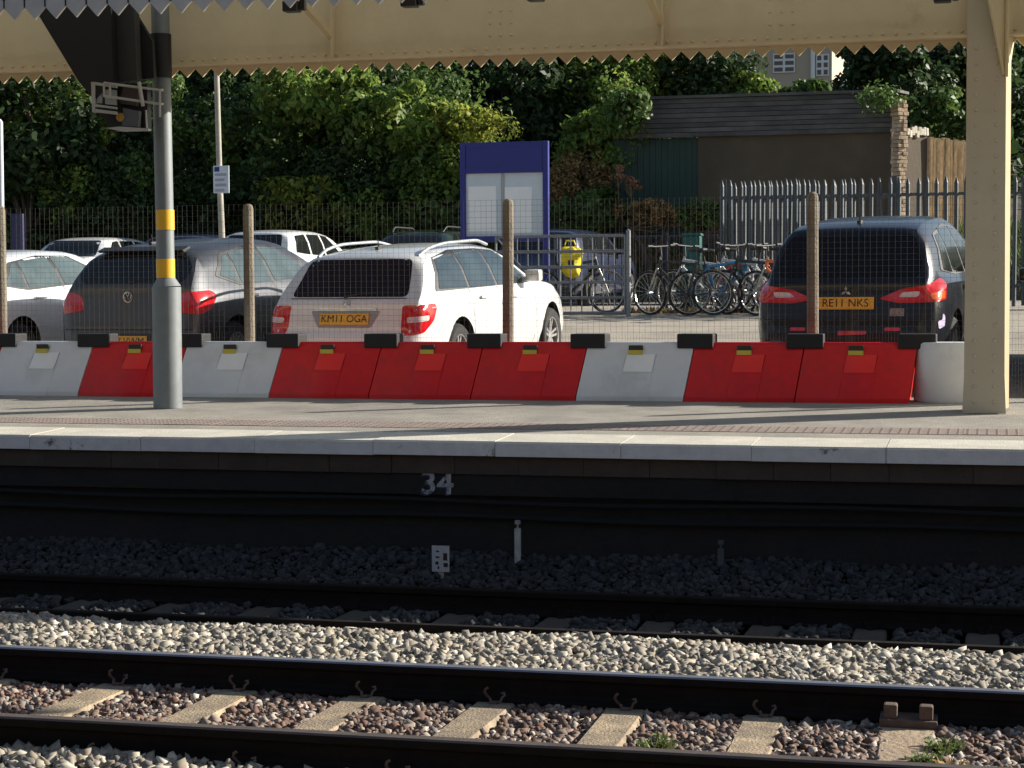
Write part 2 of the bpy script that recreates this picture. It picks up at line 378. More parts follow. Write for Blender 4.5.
def on_sleeper(px, py):
    return np.abs((px - SL0 + SLS / 2) % SLS - SLS / 2) < .095
XL, XR = -7.6, 2.2
stones('ballast', 'clean grey stone ballast heaped between the two tracks', (XL, XR), (Y2 + .06, Y3 - .07),
       lambda x, y: np.interp(y, [Y2 + .06, Y2 + .3, 10.0, Y3 - .2, Y3 - .06], [-.15, -.09, -.075, -.13, -.185]) + .018 * np.sin(x * 2.3) * np.sin(y * 4 + x), 32000, .0275, M_ballast)
stones('ballast', 'rust-stained ballast between the rails of the near track', (XL, XR), (Y1 + .06, Y2 - .06),
       lambda x, y: -.178 + .014 * np.sin(x * 3.1 + 1) * np.sin(y * 5), 30000, .0205, M_ballastb, on_sleeper)
stones('ballast', 'grey ballast in front of the nearest rail', (XL, XR), (6.1, Y1 - .07),
       lambda x, y: -.15 + .02 * np.sin(x * 2.1) * np.sin(y * 4), 17000, .028, M_ballast)
stones('ballast', 'dark ballast between the rails of the far track', (XL - 2, XR), (Y3 + .06, Y4 - .06),
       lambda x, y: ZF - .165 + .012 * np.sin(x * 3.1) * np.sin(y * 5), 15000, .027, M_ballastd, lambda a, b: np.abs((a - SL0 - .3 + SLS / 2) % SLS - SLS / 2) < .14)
stones('ballast', 'dark ballast along the foot of the platform wall', (XL - 2, XR), (Y4 + .06, YE + .12),
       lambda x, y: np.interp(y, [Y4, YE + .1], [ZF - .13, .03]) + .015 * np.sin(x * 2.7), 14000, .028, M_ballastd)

# ------------------------------------------------------------------ tracks
RP = [(-.07, -.159), (.07, -.159), (.07, -.147), (.02, -.135), (.01, -.12), (.01, -.055), (.018, -.046), (.036, -.04), (.036, -.008), (.028, 0), (-.028, 0), (-.036, -.008), (-.036, -.04), (-.018, -.046), (-.01, -.055), (-.01, -.12), (-.02, -.135), (-.07, -.147)]
def rail(parent, y, z, top):
    g = MB(); n = len(RP); ends = (XL - 12, XR + 9)
    vs = [(e, y + p[0], z + p[1]) for e in ends for p in RP]
    o0 = len(g.v); g.v += vs
    for k in range(n):
        g.f.append((k, (k + 1) % n, n + (k + 1) % n, n + k)); g.m.append(1 if k in (8, 9, 10) else 0)
    g.f.append(tuple(range(n))); g.m.append(0); g.f.append(tuple(range(n, 2 * n))); g.m.append(0)
    return g.build('rail', [M_rail, top], parent)
def clip_mesh(mat):
    g = MB()
    g.cbox((-.022, .082, -.165), (.022, .118, -.135), .006)                        # cast shoulder
    g.tube([(.02, .1, -.148), (-.02, .102, -.146), (-.045, .1, -.135), (-.05, .095, -.112), (-.066, .09, -.098), (-.06, .08, -.082), (-.044, .082, -.088)], .0085, 7)
    g.tube([(.018, .1, -.15), (.022, .098, -.12), (.04, .05, -.135), (.058, .06, -.11), (.064, .075, -.085), (.056, .082, -.062), (.042, .08, -.052)], .0085, 7)
    g.v = [(x * .8, y, -.165 + (z + .165) * .72) for x, y, z in g.v]
    return g.mesh('rail_clip', mat, smooth=50)
clipm = clip_mesh(M_rust); clipd = clip_mesh(M_rail)
def sleeper_mesh(mat, wd, hl, z, ym):
    g = MB()
    g.prism([(-wd / 2 - .03, z - .2), (wd / 2 + .03, z - .2), (wd / 2, z - .012), (wd / 2 - .012, z), (-wd / 2 + .012, z), (-wd / 2, z - .012)], 1, -hl, hl)
    return g.mesh('sleeper', mat)
def track(label, ya, yb, z, xoff, near):
    t = empty('railway_track', (0, 0, 0), label, 'railway track')
    rail(t, ya, z, M_raildull if near else M_rail); rail(t, yb, z, M_railtop if near else M_rail)  # far rail tops coloured dark in place of the platform's shadow
    ym = (ya + yb) / 2
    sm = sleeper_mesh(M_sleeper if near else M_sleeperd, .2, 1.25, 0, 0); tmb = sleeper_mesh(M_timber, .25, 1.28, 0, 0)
    for k in range(-9, 9):
        x = SL0 + xoff + k * SLS
        timber = near and k == 3
        s = obj('sleeper', tmb if timber else sm, t, (x, ym, z - .157), (0, random.uniform(-.01, .01), random.uniform(-.02, .02)))
        s['label'] = 'brown timber sleeper with bolted iron chair' if timber else ('weathered concrete sleeper' if near else 'dark concrete sleeper in shadow')
        for yy in (ya, yb):
            if timber:
                g = MB(); g.cbox((-.13, yy - ym - .19, 0), (.13, yy - ym + .19, .035), .006)
                for sx in (-.1, .06):
                    for q in (-1, 1): g.cbox((sx - .012, yy - ym + q * .13 - .04, .03), (sx + .05, yy - ym + q * .13 + .03, .1), .01)
                for sx in (-.09, .09): g.tube([(sx, yy - ym - .155, .03), (sx, yy - ym - .155, .075)], .016, 6)
                g.build('rail_chair', M_rust, s)
            else:
                obj('rail_clip', clipm if near else clipd, s, (0, yy - ym, .157), (0, 0, math.pi))
                obj('rail_clip', clipm if near else clipd, s, (0, yy - ym, .157), (0, 0, 0))
track('near railway track with two rails on pale concrete sleepers', Y1, Y2, 0, 0, True)
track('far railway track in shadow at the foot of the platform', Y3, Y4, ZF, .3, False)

# weeds between the near rails
def weed(px, py, Y, h, n, label, mat=None):
    p = at(px, py, Y); g = MB(); z0 = -.2
    for k in range(n):
        a = random.uniform(0, 6.28); l = h * random.uniform(.5, 1.1); r = random.uniform(.0, .06)
        b = Vector((r * math.cos(a), r * math.sin(a), 0)); tip = b + Vector((math.cos(a) * l * .45, math.sin(a) * l * .45, l))
        mid = (b + tip) * .5 + Vector((0, 0, l * .12)); sd = Vector((-math.sin(a), math.cos(a), 0)) * .006
        g.add([b - sd, b + sd, mid + sd * 1.4, tip, mid - sd * 1.4], [(0, 1, 2, 4), (4, 2, 3)])
        for q in range(3):
            c = b.lerp(tip, .35 + .2 * q); d = Vector((random.uniform(-1, 1), random.uniform(-1, 1), .3)).normalized() * .034
            e = Vector((-d.y, d.x, 0)) * .35; g.add([c, c + d * .5 + e, c + d, c + d * .5 - e], [(0, 1, 2, 3)])
    g.v = [(v[0] + p.x, v[1] + Y, v[2] + z0) for v in g.v]
    tag(g.build('weed', mat or M_weed, org=(p.x, Y, z0)), label, 'weed', 'weeds in the ballast')
weed(657, 745, 8.1, .12, 70, 'green weed in the ballast left of the timber sleeper')
weed(925, 745, 8.2, .09, 40, 'very low green weed beside the timber sleeper')
weed(945, 748, 8.45, .085, 50, 'taller green weed right of the timber sleeper')
weed(345, 762, 7.2, .13, 26, 'low weed in front of the nearest rail')
weed(700, 748, 7.95, .09, 30, 'small reddish weed beside a concrete sleeper', M_leafb)
weed(955, 758, 8.0, .1, 36, 'low reddish weed near the right edge of the picture', M_leafb)

# ------------------------------------------------------------------ marks and plates on the platform face
p = at(437, 484, YE + .066)
o = obj('painted_number', text_mesh('34', .235, .001, pm('white_mark', (.34, .35, .37), .8, var=.35, scale=30, col2=(.04, .04, .045), mix=(.52, .6)), .004), None, (p.x, YE + .066, p.z), (math.pi / 2, 0, 0)); o.scale = (1.05, .95, 1)
tag(o, 'hand-painted white number 34 on the sooty platform wall', 'painted number')
obj('blue_shading', text_mesh('34', .235, .0006, pm('blue_mark', (.02, .024, .07), .8, var=.3), .004), o, (-.012, -.012, -.0012))
p = at(440.5, 572, 12.46)
r_ = empty('marker_plate', (p.x, 12.46, p.z - .02), 'small white plate with dark marks standing at the wall foot', 'marker plate')
g = MB(); g.cbox((-.062, 0, .02), (.062, .008, .2), .004); g.build('plate', pm('white_plate', (.42, .43, .45), .6, var=.15, scale=25), r_)
for (a, b, c, d) in ((-.03, .155, .02, .012), (-.034, .115, .026, .012), (-.036, .07, .022, .022), (-.02, .04, .012, .02), (.02, .1, .028, .05), (.022, .055, .03, .028)):
    g = MB(); g.cbox((a, -.0025, b), (a + c, 0.001, b + d), .0008); g.build('mark', M_ink, r_)
g = MB(); g.box((-.02, .009, -.12), (.02, .03, .15)); g.build('stake', M_galv, r_)
for px, ya, yb, lab, mt in ((518, 520, 558, 'short white marker post against the dark platform wall', pm('marker_white', (.36, .36, .35), .7, var=.4, scale=14)), (721, 540, 570, 'dim grey marker post at the wall foot on the right', pm('marker_grey', (.06, .065, .07), .8, var=.3))):
    a = at(px, ya, YE + .0); b = at(px, yb, YE + .0); g = MB()
    g.cbox((a.x - .02, YE - .03, b.z - .06), (a.x + .02, YE + .01, a.z - .055), .006); g.cur = 0
    g.cbox((a.x - .018, YE - .025, a.z - .03), (a.x + .018, YE + .005, a.z), .006); g.box((a.x - .006, YE - .015, a.z - .08), (a.x + .006, YE - .003, a.z - .02))
    tag(g.build('marker_post', mt, org=(a.x, YE, b.z - .06)), lab, 'marker post')
for zz, lab in ((.395, 'upper black cable run along the platform wall'), (.285, 'lower black cable run along the platform wall')):
    g = MB(); pts = [(x, YE + .06, zz + .012 * math.sin(x * 1.9 + zz * 9)) for x in np.arange(XA, XB, .5)]
    g.tube(pts, .018, 7); tag(g.build('cable', pm('cable_black', (.004, .004, .004), .9), org=(XA, YE + .06, zz), smooth=60), lab, 'cable')

# ================================================================== CANOPY
YG = 15.30; ZG = 3.81; CX0, CX1 = -15.5, 4.6
cano = empty('platform_canopy', (0, YG, zplat(YG)), 'cream riveted platform canopy girder with saw-tooth valance and board edging', 'canopy')
def cbuild(g, name, mats, parent=None, smooth=None):
    g.v = [tuple(Vector(v) - Vector((0, YG, zplat(YG)))) for v in g.v]
    o = g.build(name, mats, cano, smooth=smooth); return o
g = MB(); g.box((CX0, YG, ZG), (CX1, YG + .014, ZG + .95))
cbuild(g, 'girder_web', M_cream)
g = MB(); g.box((CX0, YG - .1, ZG - .004), (CX1, YG - .001, ZG + .010)); g.box((CX0, YG + .0145, ZG - .004), (CX1, YG + .11, ZG + .01)); g.box((CX0, YG - .015, ZG + .0105), (CX1, YG - .0005, ZG + .085))
cbuild(g, 'girder_flange', M_cream)
g = MB()
xx = CX0 + .05
while xx < CX1:
    for z_ in (ZG + .05,): g.lathe([(.0001, -.014), (.007, -.012), (.0125, -.005), (.0135, 0)], (xx, YG - .015, z_), 1, 7, closed=False)
    xx += .1
for px in (490, 770, 100):
    cx = at(px, 25, YG).x
    for i in range(3):
        for j in range(6): g.lathe([(.0001, -.014), (.007, -.012), (.0125, -.005), (.0135, 0)], (cx + i * .09, YG, ZG + .16 + j * .1), 1, 7, closed=False)
o = cbuild(g, 'rivet_heads', M_cream, smooth=60); o['kind'] = 'stuff'
# stiffeners with raking struts
for px in (-60, 335, 664):
    c = at(px, 40, YG).x
    g = MB(); g.box((c - .006, YG - .1, ZG + .012), (c + .006, YG - .0165, ZG + .95)); g.box((c - .045, YG - .008, ZG + .0855), (c + .045, YG - .0005, ZG + .95)); cbuild(g, 'stiffener', M_cream)
    g = MB(); a = Vector((c - .02, YG - .03, ZG + .20)); b = Vector((c - .02, YG - 1.0, ZG + .44)); g.tube([a, b], .034, 4); g.tube([b, Vector((c - .02, YG - 1.0, ZG + .86))], .02, 4); cbuild(g, 'strut', M_creamlt)
# valance teeth of the girder: individual notched boards
def tooth_mesh(wd, top, tip, th, mat, name, hole=False):
    g = MB(); h = wd / 2
    if not hole:
        g.prism([(-h, top), (-h, 0.0), (0, -tip), (h, 0.0), (h, top)], 1, 0, th)
    else:
        s_ = .004
        g.prism([(-h + s_, top), (-h + s_, .0), (0, -tip), (h - s_, .0), (h - s_, top)], 1, 0, th)
    return g.mesh(name, mat)
pt = .145; me = tooth_mesh(pt, .012, .072, .02, M_cream, 'valance_tooth')
for k in range(int((CX1 - CX0) / pt)):
    obj('valance_tooth', me, cano, (CX0 + (k + .5) * pt, .035, ZG - .0175 - zplat(YG)))
# front valance of upright boards with pierced joints
YV = 12.9; ZV = at(331, 6, YV).z + .085; pv = .166
me = tooth_mesh(pv, .62, .085, .022, M_valance, 'valance_board', True)
gk = MB(); gk.tube([(0, -.004, 0), (0, .03, 0)], .014, 8); gk.box((-.0055, -.003, -.068), (.0055, .03, 0)); 
fval = empty('front_valance', (0, YV, ZV), 'grey-white saw-tooth valance boards along the front of the canopy', 'valance')
nb = int((CX1 - CX0) / pv)
xo = at(97, 17, YV).x
k0 = int((CX0 - xo) / pv)
for k in range(nb):
    x = xo + (k + k0) * pv
    obj('valance_board', me, fval, (x, random.uniform(-.002, .002), random.uniform(-.003, .003)))
kh = gk.mesh('joint_hole', M_black)
for k in range(nb): obj('joint_hole', kh, fval, (xo + (k + k0 + .5) * pv, -.001, .07))
g = MB(); g.box((CX0, .024, .2), (CX1, .09, .62)); g.build('fascia_beam', M_roofsheet, fval)
# roof
def roof_strip(name, u0, u1, mat):
    ya, yb = lerp(YV + .03, YG + .2, u0), lerp(YV + .03, YG + .2, u1); za, zb_ = lerp(ZV + .64, ZG + 1.02, u0), lerp(ZV + .64, ZG + 1.02, u1); g = MB()
    g.add([(CX0, ya, za), (CX1, ya, za), (CX1, yb, zb_), (CX0, yb, zb_), (CX0, ya, za + .03), (CX1, ya, za + .03), (CX1, yb, zb_ + .03), (CX0, yb, zb_ + .03)], [(0, 3, 2, 1), (4, 5, 6, 7), (0, 1, 5, 4), (1, 2, 6, 5), (2, 3, 7, 6), (3, 0, 4, 7)])
    cbuild(g, name, mat)
roof_strip('roof_sheet', 0, .12, M_roofsheet); roof_strip('roof_sheet', .9, 1, M_roofsheet)
M_glaz = bpy.data.materials.new('added_dirty_glazing'); M_glaz.use_nodes = True; nt_ = M_glaz.node_tree; nt_.nodes.remove(nt_.nodes['Principled BSDF'])
t1_ = nt_.nodes.new('ShaderNodeBsdfTransparent'); t2_ = nt_.nodes.new('ShaderNodeBsdfTranslucent'); ms_ = nt_.nodes.new('ShaderNodeMixShader'); nz_g = nt_.nodes.new('ShaderNodeTexNoise'); nz_g.inputs['Scale'].default_value = 2
t1_.inputs[0].default_value = (.8, .82, .8, 1); t2_.inputs[0].default_value = (.6, .6, .56, 1); nt_.links.new(nz_g.outputs[0], ms_.inputs[0]); nt_.links.new(t1_.outputs[0], ms_.inputs[1]); nt_.links.new(t2_.outputs[0], ms_.inputs[2]); nt_.links.new(ms_.outputs[0], nt_.nodes['Material Output'].inputs[0])
roof_strip('added_glazing', .1205, .8995, M_glaz)  # unseen strip made glazed so that sky light reaches the girder
for c in np.arange(CX0 + .4, CX1, 1.6):
    g = MB(); t0 = Vector((c, YV + .1, ZV + .56)); t1 = Vector((c, YG, ZG + .9)); g.tube([t0, t1], .05, 4); cbuild(g, 'rafter', M_creamlt)
# hanging lamps under the front edge
for px, py, lab in ((293, 8, 'small dark lamp under the canopy, left one'), (411, 3, 'small dark lamp under the canopy, middle one'), (537, -3, 'small dark lamp under the canopy, right one'), (944, -2, 'small dark lamp under the canopy beside the column')):
    c = at(px, py, 13.6)
    g = MB(); g.cbox((c.x - .07, 13.55, c.z - .03), (c.x + .05, 13.66, c.z + .05), .012); g.cbox((c.x + .055, 13.58, c.z - .02), (c.x + .1, 13.63, c.z + .06), .008)
    zr = lerp(ZV + .6, ZG + 1.0, .3); g.tube([(c.x, 13.6, c.z + .04), (c.x, 13.6, zr)], .012, 6)
    tag(g.build('canopy_lamp', M_dkgrey, org=(c.x, 13.6, c.z)), lab, 'lamp', 'lamps under the canopy')

# canopy columns: riveted plate box with flared lit bracket
def column(cx, label):
    cb_ = empty('canopy_column', (cx, YG, zplat(YG)), label, 'column')
    H = ZG - zplat(YG) + .6; hw = .152
    g = MB(); g.prism([(-hw - .012, 0), (hw + .012, 0), (hw, .3), (hw - .01, H), (-hw + .01, H), (-hw, .3)], 1, -.11, -.09)
    g.build('front_plate', M_column, cb_)
    g = MB(); g.box((-hw + .04, -.0895, .0), (-hw + .06, .24, H)); g.box((hw - .06, -.0895, 0), (hw - .04, .24, H)); g.build('web', M_column, cb_)
    g = MB(); g.prism([(hw - .0595, -.0895), (hw - .004, -.0895), (hw + .036, .26), (hw - .0595, .26)], 2, .03, H); g.build('side_flange', pm('flange_paint_dimmed', (.36, .285, .16), .6, var=.08), cb_)  # column paint darkened here to offset full sun on the angled face
    g = MB(); g.box((-hw, .2405, 0), (hw - .06, .262, H)); g.build('back_plate', M_column, cb_)
    g = MB()
    for sx in (-.075, .075):
        for k in range(24): g.lathe([(.0001, -.014), (.008, -.012), (.015, -.005), (.016, 0)], (sx, -.11, .09 + k * .118), 1, 8, closed=False)
    g.build('rivet_heads', M_column, cb_, smooth=60)['kind'] = 'stuff'
    # flaring bracket reaching up and out towards the roof
    z0 = at(1001, 76, YG).z - zplat(YG); z1 = z0 + 1.0; k_ = 1.0 / .6
    bx, tl, tr = .135, .135 - .125 * k_, .155 + .095 * k_
    g = MB(); g.add([(bx, -.112, z0), (bx + .012, -.112, z0), (.14, -.16, z1), (tl, -.30, z1), (bx, -.1, z0), (bx + .012, -.1, z0), (.14, -.14, z1), (tl, -.28, z1)], [(0, 1, 2, 3), (7, 6, 5, 4), (0, 3, 7, 4), (1, 5, 6, 2), (2, 6, 7, 3)]); g.build('bracket_plate', M_creamlt, cb_)
    g = MB(); g.add([(.15, -.112, z0), (.168, .1, z0), (tr, .22, z1), (.17, -.16, z1), (.145, -.1, z0), (.16, .1, z0), (tr - .03, .22, z1), (.15, -.14, z1)], [(0, 1, 2, 3), (7, 6, 5, 4), (0, 3, 7, 4), (1, 5, 6, 2), (2, 6, 7, 3)]); g.build('bracket_side', M_creamlt, cb_)
    g = MB(); g.tube([(bx + .018, -.12, z0 - .02), (.155, -.165, z1)], .016, 8); g.build('bracket_rib', M_creamlt, cb_, smooth=50)
    g = MB(); g.tube([(bx - .004, -.115, z0), (tl, -.30, z1)], .012, 6); g.build('bracket_edge', M_creamlt, cb_)
column(at(984, 413, YG).x, 'cream riveted canopy column standing on the platform at right')

# ================================================================== SIGNAL POST
sp = at(168, 408, 14.97); SPX, SPY = sp.x, 14.97
def zat(py, px=167, Y=SPY): return at(px, py, Y).z
post = empty('signal_post', (SPX, SPY, zplat(SPY)), 'grey tubular signal post with two yellow bands on the platform', 'signal post')
zb = zplat(SPY)
z1 = zat(287) - zb
g = MB(); g.tube([(0, 0, 0), (0, 0, z1)], .122, 24); g.tube([(0, 0, z1), (-.005, 0, z1 + .07)], [.122, .079], 24); g.build('sleeve', M_pole, post, smooth=40)
TOP = 4.9 - zb; lean = -.035
g = MB(); g.tube([(-.005, 0, z1 + .06), (lean, 0, TOP)], .076, 20); g.build('pole', M_pole, post, smooth=40)
for ya, yb in ((210, 230), (259, 278)):
    a, b = zat(yb) - zb, zat(ya) - zb; g = MB(); g.tube([(-.006, 0, a), (-.007, 0, b)], .0785, 20); g.build('yellow_band', M_yellow, post, smooth=40)
a, b = zat(78) - zb, zat(34) - zb
g = MB(); g.tube([(lean * .72, 0, a), (lean * .8, 0, b)], .09, 20); g.cbox((-.35, -.06, a + .02), (-.03, .06, b - .03), .01); g.build('head_bracket', M_black, post, smooth=40)
# signal head: large black hood / backboard, seen from behind
def wedge(g, Yb, q, th):
    front = [at(x, y, Yb) for x, y in q]; n = len(q)
    back = [v + Vector((-.12 * 0, th, 0)) for v in front]
    g.add(front + back, [tuple(range(n)), tuple(range(n, 2 * n))[::-1]] + [(k, (k + 1) % n, n + (k + 1) % n, n + k) for k in range(n)])
SHL = Vector((at(110, 80, 14.7).x, 14.7, zat(80, 110, 14.7)))
sh = bpy.data.objects.new('signal_head', None); COL.objects.link(sh); sh.parent = post; sh.location = SHL - post.location; sh['label'] = 'black signal hood and backboard hung beside the grey post'
def sbuild(g, name, mat, smooth=None):
    g.v = [tuple(Vector(v) - SHL) for v in g.v]; return g.build(name, mat, sh, smooth=smooth)
g = MB(); wedge(g, 14.45, [(22, -12), (110, -12), (113, 82), (94, 100), (79, 82)], .1); sbuild(g, 'backboard', M_black)
g = MB(); wedge(g, 14.56, [(110.5, -12), (133, -12), (137, 80), (113.5, 82)], .1); sbuild(g, 'hood', M_dkgrey)
g = MB(); wedge(g, 14.68, [(118, -12), (126, -2), (152, 41), (154, 78), (137.5, 80)], .05); sbuild(g, 'side_plate', M_black)
g = MB(); wedge(g, 14.6, [(92, 82), (118, 84), (147, 84), (148, 130), (114, 131), (95, 110)], .07); sbuild(g, 'lamp_case', M_black)
g = MB(); wedge(g, 14.52, [(124, 84), (139, 86), (136, 106), (119, 103)], .05); sbuild(g, 'cover_flap', pm('brown_flap', (.05, .036, .032), .7))
g = MB(); wedge(g, 14.53, [(123, 108), (139, 111), (138, 127), (122, 126)], .05); sbuild(g, 'lens_panel', pm('slate_panel', (.09, .1, .11), .5))
g = MB(); wedge(g, 14.52, [(105, 128), (120, 126.5), (148, 128.5), (148, 130.5), (120, 131)], .06); sbuild(g, 'bottom_tray', M_ltgrey)
g = MB(); c = at(121.5, 117.5, 14.55); g.tube([c - Vector((0, .03, 0)), c + Vector((0, .08, 0))], .035, 12); sbuild(g, 'amber_lamp', pm('amber', (.4, .22, .03), .4), 40)
CGL = Vector((at(95, 100, 14.4).x, 14.4, zat(114, 95, 14.4)))
cage = bpy.data.objects.new('bracket_cage', None); COL.objects.link(cage); cage.parent = post; cage.location = CGL - post.location; cage['label'] = 'pale metal bracket frame below the signal hood'
def gbuild(g, name, mat):
    g.v = [tuple(Vector(v) - CGL) for v in g.v]; return g.build(name, mat, cage)
for (a, b) in (((104, 83), (160, 90)), ((104, 96), (160, 104))):
    g = MB(); g.tube([at(*a, 14.4), at(*b, 14.42), at(163, b[1], 14.92)], .011, 6); gbuild(g, 'rail', M_ltgrey)
for (a, b) in (((104, 83), (104, 97)), ((110, 84), (110, 98)), ((160, 89), (160, 117))):
    g = MB(); g.tube([at(*a, 14.4), at(*b, 14.4)], .01, 6); gbuild(g, 'upright', M_ltgrey)
g = MB(); wedge(g, 14.44, [(91, 82), (95, 82), (95, 113), (92, 112)], .04); wedge(g, 14.441, [(95.2, 82), (116, 85), (116, 88), (95.2, 85)], .03); wedge(g, 14.441, [(95.2, 104), (116, 107), (116, 109), (95.2, 106.5)], .03); wedge(g, 14.441, [(95.2, 109), (116, 111.5), (116, 114.5), (95.2, 112)], .03); gbuild(g, 'frame', M_ltgrey)
g = MB(); wedge(g, 14.46, [(97, 88), (102, 88.5), (102, 103), (97, 103)], .03); wedge(g, 14.46, [(105, 89), (115.5, 90), (115.5, 105), (105, 104)], .03); gbuild(g, 'louvre_panel', M_galv)
g = MB(); g.tube([at(139, 82, 14.4), at(143, 106, 14.4)], .016, 5); g.tube([at(146, 110, 14.4), at(147, 128, 14.4)], .008, 5); gbuild(g, 'stay', M_ltgrey)

# ================================================================== BARRIERS
BY = 16.30; BZ = zplat(16.05); BL = .9335; BH = .497
def barrier_mesh(mat):
    zs = [0, .04, .235, .245, .395, .405, .475, .497]
    def yA(z): return -.285 if z <= .04 else lerp(-.285, -.085, min(1, (z - .04) / .435)) if z <= .475 else lerp(-.085, -.06, (z - .475) / .022)
    A = [yA(z) for z in zs]
    Mm = [A[0] - .012, A[1] - .012, A[2] - .014, A[3] - .022, A[4] - .001, A[5] + .0, A[6] + .0, A[7]]
    def sk(z): return -.032 + .07 * z / .497
    g = MB(); e = .004
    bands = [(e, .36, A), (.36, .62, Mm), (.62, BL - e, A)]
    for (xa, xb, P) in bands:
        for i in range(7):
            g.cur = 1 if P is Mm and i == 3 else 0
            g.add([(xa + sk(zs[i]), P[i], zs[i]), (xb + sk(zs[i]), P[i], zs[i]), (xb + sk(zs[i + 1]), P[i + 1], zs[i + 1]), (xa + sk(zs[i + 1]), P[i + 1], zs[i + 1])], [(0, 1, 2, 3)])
    g.cur = 0
    for xb in (.36, .62):
        for i in range(7):
            g.add([(xb + sk(zs[i]), A[i], zs[i]), (xb + sk(zs[i]), Mm[i], zs[i]), (xb + sk(zs[i + 1]), Mm[i + 1], zs[i + 1]), (xb + sk(zs[i + 1]), A[i + 1], zs[i + 1])], [(0, 1, 2, 3)])
    # ends, back, top
    bk = [(.285, 0), (.285, .04), (.085, .475), (.06, .497)]
    for xe in (e, BL - e):
        g.add([(xe + sk(zs[i]), A[i], zs[i]) for i in range(8)] + [(xe + sk(b[1]), b[0], b[1]) for b in bk[::-1]], [tuple(range(12))])
    for i in range(3): g.add([(e + sk(bk[i][1]), *bk[i]), (BL - e + sk(bk[i][1]), *bk[i]), (BL - e + sk(bk[i + 1][1]), *bk[i + 1]), (e + sk(bk[i + 1][1]), *bk[i + 1])], [(0, 1, 2, 3)])
    g.add([(e + .038, -.06, .497), (BL - e + .038, -.06, .497), (BL - e + .038, .06, .497), (e + .038, .06, .497)], [(0, 1, 2, 3)])
    # lifting hole and moulded ribs on the back edge
    bm = bmesh.new(); me = g.mesh('barrier_body', [mat, M_redlit if mat is M_red else M_whitelit])
    bm.from_mesh(me); bmesh.ops.remove_doubles(bm, verts=bm.verts, dist=.0005); bmesh.ops.recalc_face_normals(bm, faces=bm.faces)
    bmesh.ops.bevel(bm, geom=[ed for ed in bm.edges if len(ed.link_faces) == 2 and ed.calc_face_angle(0) > .35], offset=.006, segments=2, affect='EDGES', profile=.5)
    bm.to_mesh(me); bm.free(); me.shade_smooth(); me.set_sharp_from_angle(angle=R(35)); return me
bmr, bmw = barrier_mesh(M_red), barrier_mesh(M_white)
gy = MB(); gy.cbox((.40, -.131, .392), (.525, -.119, .43), .002); sty = gy.mesh('sticker', M_stick_y)
gy = MB(); gy.cbox((.403, -.119, .431), (.528, -.098, .472), .002); stk = gy.mesh('sticker_header', M_stick_k)
bxs = [at(px, 342, BY).x for px in (95, 188, 281, 381, 482, 585, 692, 803, 918)]
BX0 = bxs[4] - 4 * BL
seq = [(-2, 'r', 'red barrier beyond the left edge, before the first white one'), (-1, 'w', 'white barrier at the far left of the row, below the white hatchback'), (0, 'r', 'red barrier half hidden by the signal post'),
       (1, 'w', 'white barrier right of the signal post, between two red ones'), (2, 'r', 'red barrier below the rear bumper of the white estate car'), (3, 'r', 'red barrier under the right tail lamp of the estate car'),
       (4, 'r', 'red barrier left of the white one in the middle'), (5, 'w', 'white barrier in the middle of the row, below the bicycles'), (6, 'r', 'red barrier below the left half of the dark car'), (7, 'r', 'red barrier below the right half of the dark car')]
for k, c, lab in seq:
    t = empty('traffic_barrier', (BX0 + k * BL, BY, BZ), lab, 'barrier', 'plastic barriers along the platform')
    t.rotation_euler = (0, 0, 0)
    b = obj('barrier_body', bmr if c == 'r' else bmw, t); obj('sticker', sty, b); obj('sticker_header', stk, b)
g = MB(); xe = BX0 + 8 * BL + .02
g.lathe([(.0001, 0), (.255, 0), (.27, .02), (.262, .3), (.25, .485), (.235, .5), (.0001, .5)], (0, 0, 0), 2, 40, closed=False)
g.v = [(lerp(-.02, .62, (v[0] + .27) / .54), v[1] * .8, v[2]) for v in g.v]
tag(g.build('traffic_barrier', M_white, org=(0, 0, 0), smooth=40), 'plain white rounded barrier end behind the cream column', 'barrier', 'plastic barriers along the platform').location = (xe, BY - .02, BZ)
g = MB(); g.cbox((-.155, -.115, -.055), (.155, .115, .07), .012); blk = g.mesh('rubber_block', M_rubber)
bl = ['white barrier at the left edge', 'joint left of the signal post', 'joint just right of the signal post', 'joint of white and red barrier under the grey hatchback', 'joint under the number plate of the estate car', 'joint under the right rear wheel of the estate car', 'joint left of the middle white barrier', 'joint right of the middle white barrier', 'joint under the left side of the dark car', 'joint next to the cream column']
for k in range(-1, 9):
    o = obj('rubber_block', blk, None, (BX0 + k * BL + .036 + random.uniform(-.012, .012), BY, BZ + BH + .003), (0, 0, random.uniform(-.03, .03)))
    tag(o, 'black rubber block on the ' + bl[k + 1], 'block', 'black rubber blocks on the barriers')

